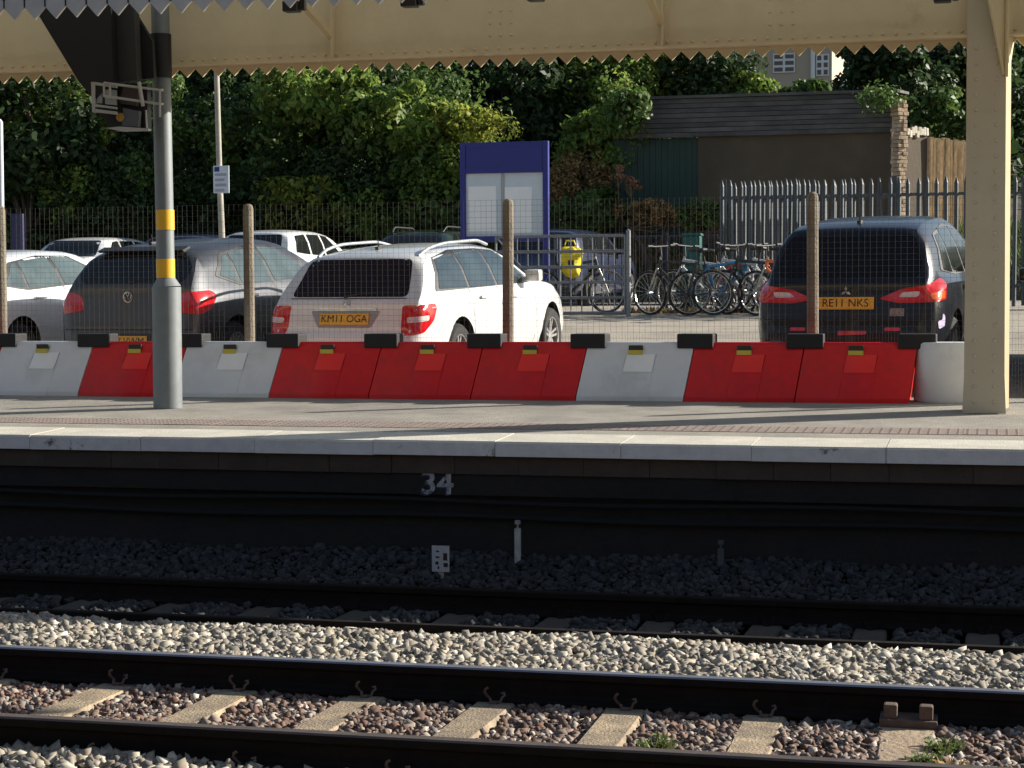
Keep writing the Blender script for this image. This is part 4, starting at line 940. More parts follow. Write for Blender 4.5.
# ================================================================== GATE, BOARD, RAILINGS
GY = 27.7; gz = zpark(GY); M_gate = pm('gate_steel', (.2, .21, .225), .5, metal=.3, var=.15)
a, b = at(496, 237, GY), at(625, 237, GY); hg = a.z - gz
gate = empty('field_gate', (a.x, GY, gz), 'grey tubular metal gate with horizontal bars in front of the notice board', 'gate')
gl = b.x - a.x
for k in range(6):
    z_ = lerp(hg, .06, k / 5 if k < 3 else (.4 + (k - 2) * .2)); g = MB(); g.tube([(0, 0, z_), (gl, 0, z_)], .022, 8); g.build('bar', M_gate, gate, smooth=50)
for t in np.linspace(0, 1, 13):
    g = MB(); e_ = t in (0., 1.); g.tube([(gl * t, 0, .04), (gl * t, 0, hg + (.0 if not e_ else .01))], .02 if e_ or abs(t - .5) < .01 else .009, 6); g.build('upright', M_gate, gate)
g = MB(); g.tube([(0, 0, hg), (gl * .5, 0, .06)], .014, 6); g.build('brace', M_gate, gate)
c = at(627, 235, GY); g = MB(); g.tube([(0, 0, 0), (0, 0, c.z - gz + .06)], .035, 10); g.lathe([(.035, 0), (.038, .004), (.0001, .03)], (0, 0, c.z - gz + .06), 2, 10, closed=False)
o = g.build('gate_post', M_gate, smooth=40); o.location = (c.x + .02, GY, gz); tag(o, 'round grey post at the free end of the gate', 'gate post')

NY = 29.3; a, b = at(460.5, 143, NY), at(549, 240, NY); nz = zpark(NY); nw = b.x - a.x
nb_ = empty('notice_board', ((a.x + b.x) / 2, NY, nz), 'blue framed notice board with pale posters behind the gate', 'notice board')
zt, zbm = a.z - nz, b.z - nz; h = nw / 2
for sx in (-1, 1):
    g = MB(); g.cbox((sx * (h - .045) - .045, -.05, 0), (sx * (h - .045) + .045, .05, zt), .01); g.build('leg', M_blue, nb_)
zh = at(500, 172, NY).z - nz
g = MB(); g.cbox((-h + .092, -.04, zh), (h - .092, .04, zt - .01), .008); g.build('header', M_blue, nb_)
g = MB(); g.box((-h + .092, -.048, zt - .075), (h - .092, -.041, zt - .002)); g.build('frame_rail', M_blue, nb_); g = MB(); g.box((-h + .092, -.055, zh - .02), (h - .092, -.041, zh + .06)); g.build('frame_rail', M_blue, nb_); g = MB(); g.box((-h + .0915, -.05, zbm - .02), (h - .0915, .03, zbm + .07)); g.build('frame_rail', M_blue, nb_)
g = MB(); g.box((-h + .0905, -.012, zbm + .07), (h - .0905, .02, zh)); g.build('poster_panel', M_paper2, nb_)
xd = at(503, 200, NY).x - nb_.location.x
g = MB(); g.box((xd - .025, -.03, zbm + .07), (xd + .025, -.0125, zh - .02)); g.build('divider', M_galv, nb_)
g = MB(); g.box((-h + .13, -.019, zbm + .15), (xd - .11, -.0135, zh - .22)); g.build('poster', M_paper, nb_)
g = MB(); g.box((xd + .03, -.019, zbm + .12), (h - .27, -.0135, zh - .24)); g.build('poster', M_paper, nb_)

def railing(xa, xb, Y, z0, ztop, label, pitch=.11, mat=M_navyrail):
    r_ = empty('railing', (xa, Y, z0), label, 'railing'); l = xb - xa; hh = ztop - z0
    for zz in (hh, .12): g = MB(); g.box((0, -.02, zz - .03), (l, .02, zz)); g.build('rail', mat, r_)
    n_ = int(l / pitch); g = MB(); g.box((-.008, -.008, .121), (.008, .008, hh - .031)); bmh = g.mesh('bar', mat)
    for k in range(n_ + 1): obj('bar', bmh, r_, (l * k / n_, 0, 0))
    g = MB(); g.box((-.03, -.03, 0), (.03, .03, hh + .03)); pmh = g.mesh('post', mat)
    for k in range(int(l / 1.8) + 1): obj('post', pmh, r_, (min(l, k * 1.8), .055, 0))
a, b = at(552, 241, 30), at(716, 231, 30)
railing(a.x, b.x, 30.2, zpark(30), (a.z + b.z) / 2 + .02, 'dark navy railings behind the bicycles')

# palisade fence
PY = 31.0; a, b = at(722, 180, PY), at(1180, 180, PY); pz = zpark(PY)
pal = empty('palisade_fence', (a.x, PY, pz), 'galvanised palisade fence with pointed pales behind the crossover', 'fence')
hp_ = at(800, 179, PY).z - pz
M_pal = pm('palisade_steel', (.075, .088, .098), .55, metal=.05, var=.35, scale=5)
def pale_mesh(hh):
    g = MB(); ww, dd = .034, .018
    prof = [(-ww, 0), (-ww * .6, dd), (-ww * .25, dd * .3), (0, 0), (ww * .25, dd * .3), (ww * .6, dd), (ww, 0)]
    prof = [(-ww, -.01), (-ww * .55, .012), (0, .0), (ww * .55, .012), (ww, -.01)]
    zs_ = [.05, hh - .1]; n = len(prof)
    vs = [(p[0], -p[1], z) for z in zs_ for p in prof] + [(p[0] * .35, -p[1] * .6, hh - .02 + .02 * (i % 2)) for i, p in enumerate(prof)]
    vs += [(v[0], v[1] + .003, v[2]) for v in vs]
    N3 = 3 * n; fs = []
    for r_ in range(2):
        for k in range(n - 1):
            q = (r_ * n + k, r_ * n + k + 1, (r_ + 1) * n + k + 1, (r_ + 1) * n + k); fs += [q, tuple(i + N3 for i in q[::-1])]
    g.add(vs, fs); return g.mesh('pale', M_pal)
pme = pale_mesh(hp_); npal = int((b.x - a.x) / .148)
for k in range(npal):
    obj('pale', pme, pal, (k * .148, random.uniform(-.004, .004), random.uniform(-.015, .015)), (0, R(random.uniform(-.5, .5)), R(random.uniform(-4, 4))))
for zz in (.35, hp_ - .3):
    g = MB(); g.box((-.05, .012, zz), (b.x - a.x, .018, zz + .05)); g.box((-.05, .018, zz + .044), (b.x - a.x, .06, zz + .05)); g.build('rail', M_pal, pal)
for k in range(4):
    g = MB(); g.box((-.04, .065, 0), (.04, .071, hp_ + .03)); g.box((-.004, .071, 0), (.004, .13, hp_ + .03)); g.box((-.04, .131, 0), (.04, .137, hp_ + .03)); o = g.build('post', M_pal, pal); o.location = (k * 2.72 + .02, 0, 0)

pal2 = empty('palisade_fence', (a.x + .05, PY + .75, zpark(PY + .75)), 'second run of palisade fence just behind the first, above the bicycles', 'fence')
for k in range(18):
    obj('pale', pme, pal2, (k * .148 + .07, random.uniform(-.004, .004), random.uniform(-.015, .03)), (0, R(random.uniform(-.7, .7)), R(random.uniform(-6, 6))))
for zz in (.35, hp_ - .3):
    g = MB(); g.box((-.02, .012, zz), (2.75, .05, zz + .05)); g.build('rail', M_pal, pal2)
# teal cabinet, blue panel, lamp column, pole at left edge
a, b = at(683, 236, 29.6), at(700, 236, 29.6); z0 = zpark(29.6)
cabn = empty('utility_cabinet', ((a.x + b.x) / 2, 29.7, z0), 'narrow teal green cabinet behind the bicycles', 'cabinet'); h = (b.x - a.x) / 2; zt = a.z - z0
g = MB(); g.cbox((-h, -.12, 0), (h, .12, zt), .02); g.build('case', M_teal, cabn); g = MB(); g.cbox((-h - .02, -.14, zt), (h + .02, .14, zt + .04), .012); g.build('lid', M_teal, cabn); g = MB(); g.box((-h + .03, -.126, .15), (h - .03, -.119, zt - .08)); g.build('door', M_teal, cabn)
a, b = at(13, 214, 31), at(23, 250, 31); z0 = zpark(31)
bp = empty('blue_sign', ((a.x + b.x) / 2, 31, z0), 'tall narrow dark blue sign standing before the trees at left', 'sign')
g = MB(); g.cbox((-.11, -.03, .25), (.11, .03, a.z - z0), .01); g.build('panel', pm('sign_navy', (.012, .012, .07), .5), bp); g = MB(); g.tube([(0, .05, 0), (0, .05, a.z - z0 - .1)], .03, 8); g.build('stem', M_galv, bp)
lc = at(224, 238, 31); z0 = zpark(31); tp = at(221, 66, 31)
lp = empty('lamp_column', (lc.x, 31, z0), 'slim pale lamp column with a small sign in front of the trees', 'lamp column')
g = MB(); dx = (tp.x - lc.x); g.tube([(0, 0, 0), (dx * .6 - .06, 0, 2.4), (dx - .12, 0, 6.2)], [.06, .05, .042], 12); g.build('pole', M_concl, lp, smooth=40)
g = MB(); g.tube([(dx - .12, 0, 6.18), (dx - .1, -.3, 6.5), (dx - .08, -.8, 6.62)], .03, 8); g.build('arm', M_concl, lp, smooth=40); g = MB(); g.cbox((dx - .16, -1.2, 6.56), (dx, -.75, 6.68), .03); g.build('lantern', M_ltgrey, lp)
a, b = at(213.5, 166, 30.9), at(229.5, 193, 30.9); g = MB(); cx = (a.x + b.x) / 2 - lc.x; g.cbox((a.x - lc.x, -.12, b.z - z0), (b.x - lc.x, -.1, a.z - z0), .006); s_ = g.build('sign_plate', pm('sign_white', (.55, .6, .68), .5, var=.1), lp)
for k in range(4): g = MB(); zz = a.z - z0 - .15 - k * .09; g.box((cx - .11, -.125, zz - .025), (cx + .1 - .04 * (k % 2), -.1195, zz + .02)); g.build('print_line', pm('sign_grey', (.3, .33, .42), .5), s_)
g = MB(); g.box((cx - .12, -.125, a.z - z0 - .1), (cx - .03, -.1195, a.z - z0 - .02)); g.build('print_mark', M_blue, s_)
c = at(1, 200, 30.5); g = MB(); g.tube([(0, 0, 0), (0, 0, at(1, 122, 30.5).z - zpark(30.5))], .055, 10); g.tube([(0, 0, at(1, 122, 30.5).z - zpark(30.5)), (0, 0, at(1, 122, 30.5).z - zpark(30.5) + .05)], [.055, .02], 10)
o = g.build('pole', pm('pale_blue_pole', (.5, .56, .6), .5), smooth=40); o.location = (c.x, 30.5, zpark(30.5)); tag(o, 'pale pole cut by the left edge above the fence', 'pole')

# ================================================================== BICYCLES
def bike_meshes():
    r = .335
    g = MB(); n = 32; mn = 6; vs = []
    for k in range(n):
        t = 2 * math.pi * k / n
        for q in range(mn):
            u = 2 * math.pi * q / mn; rr = r - .024 + .024 * math.cos(u); vs.append((rr * math.cos(t), .024 * math.sin(u), rr * math.sin(t)))
    fs = [(k * mn + q, k * mn + (q + 1) % mn, ((k + 1) % n) * mn + (q + 1) % mn, ((k + 1) % n) * mn + q) for k in range(n) for q in range(mn)]
    g.add(vs, fs); ty = g.mesh('tyre', M_tyre, smooth=60)
    g = MB(); g.lathe([(r - .047, -.012), (r - .034, -.014), (r - .034, .014), (r - .047, .012)], (0, 0, 0), 1, 32)
    for k in range(20):
        t = 2 * math.pi * k / 20; s_ = .025 if k % 2 else -.025
        g.tube([(.02 * math.cos(t + .8), s_, .02 * math.sin(t + .8)), ((r - .045) * math.cos(t), 0, (r - .045) * math.sin(t))], .0022, 3, cap=False)
    g.tube([(0, -.05, 0), (0, .05, 0)], .018, 8); rm = g.mesh('rim', M_alloy)
    g = MB(); g.cbox((-.13, -.07, -.02), (-.02, .07, .035), .03); g.cbox((-.05, -.03, -.015), (.14, .03, .03), .014); g.tube([(-.03, 0, -.02), (-.0, 0, -.2)], .013, 8); sd = g.mesh('saddle', M_trim, smooth=60)
    g = MB(); g.tube([(0, -.3, .03), (.02, -.12, .02), (.02, .12, .02), (0, .3, .03)], .013, 8); g.tube([(.02, 0, .02), (.0, 0, -.14)], .014, 8)
    for s_ in (-1, 1): g.tube([(0, s_ * .2, .03), (0, s_ * .3, .03)], .018, 8); g.tube([(.02, s_ * .18, .02), (.07, s_ * .26, -.01)], .006, 5)
    hb = g.mesh('handlebar', M_dkgrey, smooth=60)
    g = MB(); g.lathe([(.085, -.004), (.095, -.004), (.095, .004), (.085, .004)], (0, .05, 0), 1, 20); g.tube([(0, .06, 0), (.1, .07, -.13)], .01, 6); g.tube([(0, -.06, 0), (-.1, -.07, .13)], .01, 6); g.cbox((.06, .08, -.145), (.14, .17, -.12), .006); g.cbox((-.14, -.17, .12), (-.06, -.08, .145), .006); g.tube([(0, -.06, 0), (0, .06, 0)], .02, 8); g.tube([(0, .05, .09), (-.42, .05, .09)], .005, 4); g.tube([(0, .05, -.09), (-.42, .05, .02)], .005, 4)
    ck = g.mesh('crank', M_dkgrey, smooth=50)
    return ty, rm, sd, hb, ck
TY, RM, SD, HB, CK = bike_meshes()
def frame_mesh(mat, slope=0.0):
    g = MB(); bb = (.42, 0, .28); st = (.26, 0, .80 - slope); ht = (.855, 0, .83); hl = (.89, 0, .70); ra = (0, 0, .335)
    T = lambda p, q, r: g.tube([p, q], r, 8)
    T(bb, st, .02); T((st[0] + .015, 0, st[2] - .04), (ht[0], 0, ht[2] - .03), .022); T(bb, hl, .025); T(ht, hl, .025)
    for s_ in (-.045, .045): T((bb[0], s_ * .5, bb[2]), (0, s_, .335), .010); T((st[0], s_ * .4, st[2] - .06), (0, s_, .335), .009)
    return g.mesh('frame', mat, smooth=50)
def fork_mesh(mat):
    g = MB()
    for s_ in (-.05, .05): g.tube([(.892, s_, .69), (.955, s_, .56), (1.05, s_, .335)], [.017, .016, .011], 8)
    g.tube([(.892, -.05, .69), (.892, .05, .69)], .018, 8); g.tube([(.89, 0, .70), (.85, 0, .87)], .015, 8); return g.mesh('fork', mat, smooth=50)
def bike(label, wheel_px, Y, ang, fcol, forkcol, front=True, lean=4, steer=8, sc=1.0):
    p = at(*wheel_px, Y)                                  # centre of the wheel one can see
    d = Vector((math.cos(R(ang)), math.sin(R(ang)), 0)) * sc; o = p - d * (1.05 if front else 0); z0 = zpark(Y)
    t = empty('bicycle', (o.x, o.y, z0), label, 'bicycle', 'bicycles parked at the railings'); t.rotation_euler = (R(lean), 0, R(ang)); t.scale = (sc,) * 3
    obj('frame', frame_mesh(fcol, random.uniform(0, .06)), t); obj('fork', fork_mesh(forkcol), t)
    for x, nm in ((0, 'wheel'), (1.05, 'wheel')):
        w_ = obj(nm, RM, t, (x, 0, .335), (0, random.uniform(0, 1), R(steer) if x else 0)); obj('tyre', TY, w_)
    obj('saddle', SD, t, (.23, 0, .95)); obj('handlebar', HB, t, (.84, 0, 1.0), (0, 0, R(steer))); obj('crank', CK, t, (.42, 0, .28))
    return t
BKb = pm('bike_blue', (.02, .22, .42), .35, var=.1, coat=.5); BKw = pm('bike_white', (.6, .6, .6), .4, var=.1); BKk = pm('bike_black', (.02, .02, .02), .4); BKo = pm('bike_orange', (.6, .16, .05), .4, var=.1); BKg = pm('bike_silver', (.4, .4, .38), .35, metal=.5)
bike('black and silver bicycle behind the gate with a yellow bag on it', (607, 292), 28.7, 28, BKk, BKg, True, 3, 14)
bike('black bicycle with silver fork, its front wheel right of the gate', (650.5, 292), 28.1, 161, BKk, BKg, True, -3, -12)
bike('bright blue and white mountain bicycle in the middle of the row', (689, 292), 28.0, 28, BKb, BKw, False, 4, 10)
bike('dark bicycle with black wheels beside the blue one', (727, 292), 28.2, 160, BKk, BKk, True, -3, -15)
bike('white framed bicycle behind the dark one', (711, 291), 28.6, 152, BKw, BKg, True, 4, 8)
bike('orange bicycle partly hidden behind the dark crossover', (757, 290), 27.9, 160, BKo, BKg, True, -3, -10)
bike('grey bicycle furthest right, mostly behind the crossover', (790, 288), 28.9, 145, BKg, BKk, True, 3, 6)
bike('dark bicycle against the railings, only its saddle and bars showing', (702, 288), 29.3, 35, BKk, BKk, False, 3, 6)
BKr = pm('bike_red', (.5, .03, .03), .4); BKy = pm('bike_grey_white', (.55, .56, .55), .4)
bike('pale grey bicycle between the gate and the blue bicycle', (672, 291), 28.9, 158, BKy, BKg, True, 3, -10)
bike('red bicycle behind the blue and white one', (712, 291), 28.9, 28, BKr, BKk, False, 3, 8)
bike('white bicycle left of the orange one', (744, 290), 28.8, 157, BKw, BKk, True, -2, -8)
c = at(571, 262, 28.4)
g = MB(); prf = [(.0001, -.27), (.1, -.26), (.15, -.2), (.165, -.08), (.19, .05), (.2, .16), (.17, .23), (.1, .26), (.0001, .25)]
g.lathe(prf, (0, 0, 0), 2, 22, closed=False)
for v in range(len(g.v)):
    x_, y_, z_ = g.v[v]; t_ = math.atan2(y_, x_); k_ = 1 + .16 * math.sin(3 * t_ + 9 * z_) + .09 * math.sin(7 * t_ - 17 * z_) + .05 * math.sin(13 * t_ + 31 * z_)
    g.v[v] = (x_ * k_ - .16 * z_ + (.05 if z_ > .12 else 0), y_ * k_ * .75, z_ + .03 * math.sin(4 * t_))
g.v = [(a_ * .85, b_ * .85, c_ * .82) for a_, b_, c_ in g.v]
bag = empty('yellow_bag', (c.x, 28.35, c.z - .25), 'bright yellow bag hanging on the bicycle behind the gate', 'bag'); g.v = [(a_, b_, c_ + .25) for a_, b_, c_ in g.v]
g.build('bag_body', M_hiviz, bag, smooth=60); g = MB(); g.tube([(-.08, -.02, .5), (-.06, -.02, .57), (.06, -.02, .57), (.09, -.02, .5)], .012, 6); g.build('handle', M_hiviz, bag); g = MB(); g.box((.0, -.165, .2), (.09, -.15, .27)); g.build('patch', M_trim, bag)

# ================================================================== SHED, PIER, SCREEN, HOUSE
SY = 40.0; a, b = at(613, 97, SY), at(893, 97, SY); zb0 = 3.2
shed = empty('shed', (a.x, SY, zb0), 'long low shed with grey boarded fascia, brown wall and green door', 'shed'); l = b.x - a.x
zf0, zf1 = at(760, 136, SY).z - zb0, at(760, 97, SY).z - zb0
xd0, xd1 = 0.0, at(698, 160, SY).x - a.x
g = MB(); g.box((xd1, 0, -1.3), (l - .02, .2, zf0 + .3)); g.box((l - .22, .2, -1.3), (l - .02, 5, zf0 + .3)); g.box((.02, .2, -1.3), (.2, 5, zf0 + .3)); g.box((.2, 4.8, -.6), (l - .22, 5, zf0 + .3)); g.build('wall', M_render, shed)
nbr = 8; bh = (zf1 - zf0) / nbr
for k in range(nbr):
    g = MB(); g.cbox((.18 if 1 else 0, -.14 + .012 * (k % 2), zf0 + k * bh + .004), (l, -.01, zf0 + (k + 1) * bh - .004), .01); g.build('fascia_board', M_board, shed)
g = MB(); g.add([(.1, -.2, zf1), (l + .1, -.2, zf1), (l + .1, 5.2, zf1 + .5), (.1, 5.2, zf1 + .5), (.1, -.2, zf1 + .06), (l + .1, -.2, zf1 + .06), (l + .1, 5.2, zf1 + .56), (.1, 5.2, zf1 + .56)], [(0, 3, 2, 1), (4, 5, 6, 7), (0, 1, 5, 4), (1, 2, 6, 5), (2, 3, 7, 6), (3, 0, 4, 7)]); g.build('roof', M_board, shed)
door = MB(); door.box((xd0, .06, -1.3), (xd1 - .01, .1, zf0)); dd = door.build('door', M_gdoor, shed)
np_ = 14
for k in range(np_):
    g = MB(); wv = (xd1 - xd0) / np_; g.cbox((xd0 + k * wv + .002, .03, -.55), (xd0 + (k + 1) * wv - .002, .059, zf0 - .01), .004); g.build('door_plank', M_gdoor, dd)
# sunlit brick pier and ragged gable edge at the shed's right end
pr = at(899, 150, 39.6); z0 = 3.0
pier = empty('brick_pier', (pr.x, 39.6, z0), 'weathered sunlit brick pier at the right end of the shed', 'brick pier'); pier.rotation_euler = (0, 0, R(38))
zt = at(899, 101, 39.6).z - z0; k = 0; z_ = 0
while z_ < zt:
    wv = .105 + random.uniform(-.028, .028)
    for q in range(2):
        g = MB(); g.cbox((-wv + q * wv, -.14 + random.uniform(-.03, .03), z_ + .004), (q * wv - .008, .12, z_ + .074), .006); g.build('brick', M_brick, pier)
    z_ += .08
# reed screen running away to the right of the pier
A = at(906, 132, 40.4); B = at(968, 142, 42.0); n_ = 76
scr = empty('reed_screen', (A.x, 40.4, 2.2), 'sunlit reed screen fence right of the brick pier', 'screen fence')
wa = math.atan2(1.6, B.x - A.x)
for k in range(n_):
    u = (k + .5) / n_; px_ = lerp(906, 968, u); Yk = lerp(40.4, 42.0, u)
    if u < .32: continue
    zt = at(px_, 135 + 7 * u + random.uniform(-1.5, 1.5), Yk).z - 2.2; hw_ = (B - A).length / n_ * .54
    g = MB(); g.prism([(-hw_, -.015), (0, -.035), (hw_, -.012), (hw_, .02), (-hw_, .02)], 2, 0, zt)
    o = g.build('reed_bundle', M_reed, scr); o.location = (lerp(A.x, B.x, u) - A.x, Yk - 40.4, 0); o.rotation_euler = (R(random.uniform(-1.5, 1.5)), R(random.uniform(-1.5, 1.5)), wa + R(random.uniform(-6, 16)))
g = MB(); u1 = .33; e1 = (lerp(A.x, B.x, u1) - A.x, 1.6 * u1); zt = at(912, 134, 40.6).z - 2.2
g.add([(0, 0, 0), (e1[0], e1[1], 0), (e1[0], e1[1], zt), (0, 0, zt), (-.1, .1, 0), (e1[0] - .1, e1[1] + .1, 0), (e1[0] - .1, e1[1] + .1, zt), (-.1, .1, zt)], [(0, 1, 2, 3), (7, 6, 5, 4), (0, 3, 7, 4), (1, 5, 6, 2), (3, 2, 6, 7)]); g.build('dark_boarding', M_render, scr)
for k in range(9):
    u = u1 * (k + .5) / 9; zc_ = at(lerp(908, 929, k / 8), 131, 40.6).z - 2.2 + random.uniform(-.05, .06); g = MB(); g.cbox((-.045, -.05, -.1), (.04, .04, .03 + random.uniform(0, .06)), .012)
    o = g.build('cap_stone', pm('cap_stone', (.5, .46, .38), .9, var=.3, scale=12), scr); o.location = (lerp(A.x, B.x, u) - A.x, 1.6 * u, zc_); o.rotation_euler = (0, R(random.uniform(-8, 8)), wa + R(random.uniform(-10, 10)))
HY = 80.0; a, b = at(680, 40, HY), at(832, 40, HY); zh0 = 8.0
hs = empty('house', (a.x, HY, zh0), 'distant cream house with white framed windows above the shed', 'house'); l = b.x - a.x; zt = at(760, 20, HY).z - zh0
g = MB(); g.box((0, 0, -2), (l, 7, zt)); g.build('wall', M_house, hs)
g = MB(); g.add([(-.3, -.4, zt), (l + .3, -.4, zt), (l + .3, 7.4, zt), (-.3, 7.4, zt), (-.3, 3.5, zt + 3), (l + .3, 3.5, zt + 3)], [(0, 3, 2, 1), (0, 1, 5, 4), (2, 3, 4, 5), (1, 2, 5), (3, 0, 4)]); rf = g.build('roof', M_roofslate, hs); g = MB(); g.box((1, 3, zt + 2), (2, 4, zt + 4.2)); g.build('chimney', M_brick, rf)
for (xa, xb, ya, yb) in ((773, 795, 53, 73), (816, 829, 54, 76), (715, 737, 53, 73)):
    p0, p1 = at(xa, yb, HY - .05), at(xb, ya, HY - .05); x0_, x1_, z0_, z1_ = p0.x - a.x, p1.x - a.x, p0.z - zh0, p1.z - zh0
    g = MB(); g.box((x0_, -.06, z0_), (x1_, -.005, z1_)); wn = g.build('window', M_winwhite, hs)
    for i in range(2):
        for j in range(3):
            wx, wz = (x1_ - x0_) / 2, (z1_ - z0_) / 3; g = MB(); g.box((x0_ + i * wx + .05, -.068, z0_ + j * wz + .05), (x0_ + (i + 1) * wx - .05, -.0605, z0_ + (j + 1) * wz - .05)); g.build('pane', M_pane, wn)
p0 = at(813, 60, HY); g = MB(); g.tube([(p0.x - a.x, -.1, 0), (p0.x - a.x, -.1, zt - .05)], .09, 8); g.build('downpipe', M_winwhite, hs)

# ================================================================== TREES AND SHRUBS
def leaf_cloud(name, centres, radii, n, size, mat, flat=.8):
    K = len(centres); idx = rng.integers(0, K, n)
    d = rng.normal(size=(n, 3)); d /= np.linalg.norm(d, axis=1)[:, None]
    rr = rng.uniform(.25, 1, n) ** .45
    C_ = centres[idx] + d * (rr * radii[idx])[:, None] * np.array([1, 1, flat])
    nn = d * .8 + rng.normal(size=(n, 3)) * .55 + np.array([0, 0, .35]); nn /= np.linalg.norm(nn, axis=1)[:, None]
    t = rng.normal(size=(n, 3)); a_ = np.cross(nn, t); a_ /= np.linalg.norm(a_, axis=1)[:, None]; b_ = np.cross(nn, a_)
    s_ = size * rng.uniform(.6, 1.35, n)[:, None]
    V = np.stack([C_ - a_ * s_, C_ + b_ * s_ * .55 + nn * s_ * .12, C_ + a_ * s_ * 1.1 - nn * s_ * .15, C_ - b_ * s_ * .55 + nn * s_ * .12], 1).reshape(-1, 3)
    Fc = np.arange(4 * n).reshape(n, 4)
    return np_mesh(name, V, Fc, mat, 4)
def plant(name, cat, label, px, py, Y, rx, rz, mat, n, size, ry=None, K=46, clump=.42, group=None, trunk=True, spray=False):
    c = at(px, py, Y); z0 = zpark(Y) - .05; ry = ry or rx * .8
    t = empty(name, (c.x, Y, z0), label, cat, group); cz = c.z - z0
    d = rng.normal(size=(K, 3)); d /= np.linalg.norm(d, axis=1)[:, None]; r_ = rng.uniform(.25, 1, K) ** .5
    cen = d * r_[:, None] * np.array([rx, ry, rz]) * (1 - clump * .45) + np.array([0, 0, cz])
    cen[:, 2] = np.maximum(cen[:, 2], .25); rad = rng.uniform(.55, 1.15, K) * clump * min(rx, rz, 1.9)
    if spray: cen = d * r_[:, None] * np.array([rx * 1.5, ry, rz * 1.25]) + np.array([0, 0, cz]); rad = rng.uniform(.12, .42, K); n = int(n * 1.25)
    size *= random.uniform(.75, 1.35)
    obj('crown', leaf_cloud('crown', cen, rad, n, size, mat), t)
    if trunk:
        g = MB(); h = max(cz + rz * .3, .8); r0 = .05 + .03 * rx
        wob = [(random.uniform(-.12, .12) * k, random.uniform(-.12, .12) * k, h * k / 4) for k in range(5)]
        g.tube(wob, [r0 * (1.2 - .22 * k) for k in range(5)], 9)
        for k in rng.integers(0, K, 14):
            s0 = Vector(wob[random.choice((1, 2, 3))]); e_ = Vector(cen[k]); m_ = (s0 + e_) / 2 + Vector((0, 0, -.12))
            g.tube([s0, m_, e_], [r0 * .45, r0 * .3, r0 * .1], 6)
        g.build('trunk', M_bark, t, smooth=50)
    return t
LD, LM, LL, LY, LB = M_blade, M_leafm, M_leafl, M_leafy, M_leafb
TG = 'trees and shrubs behind the car park'
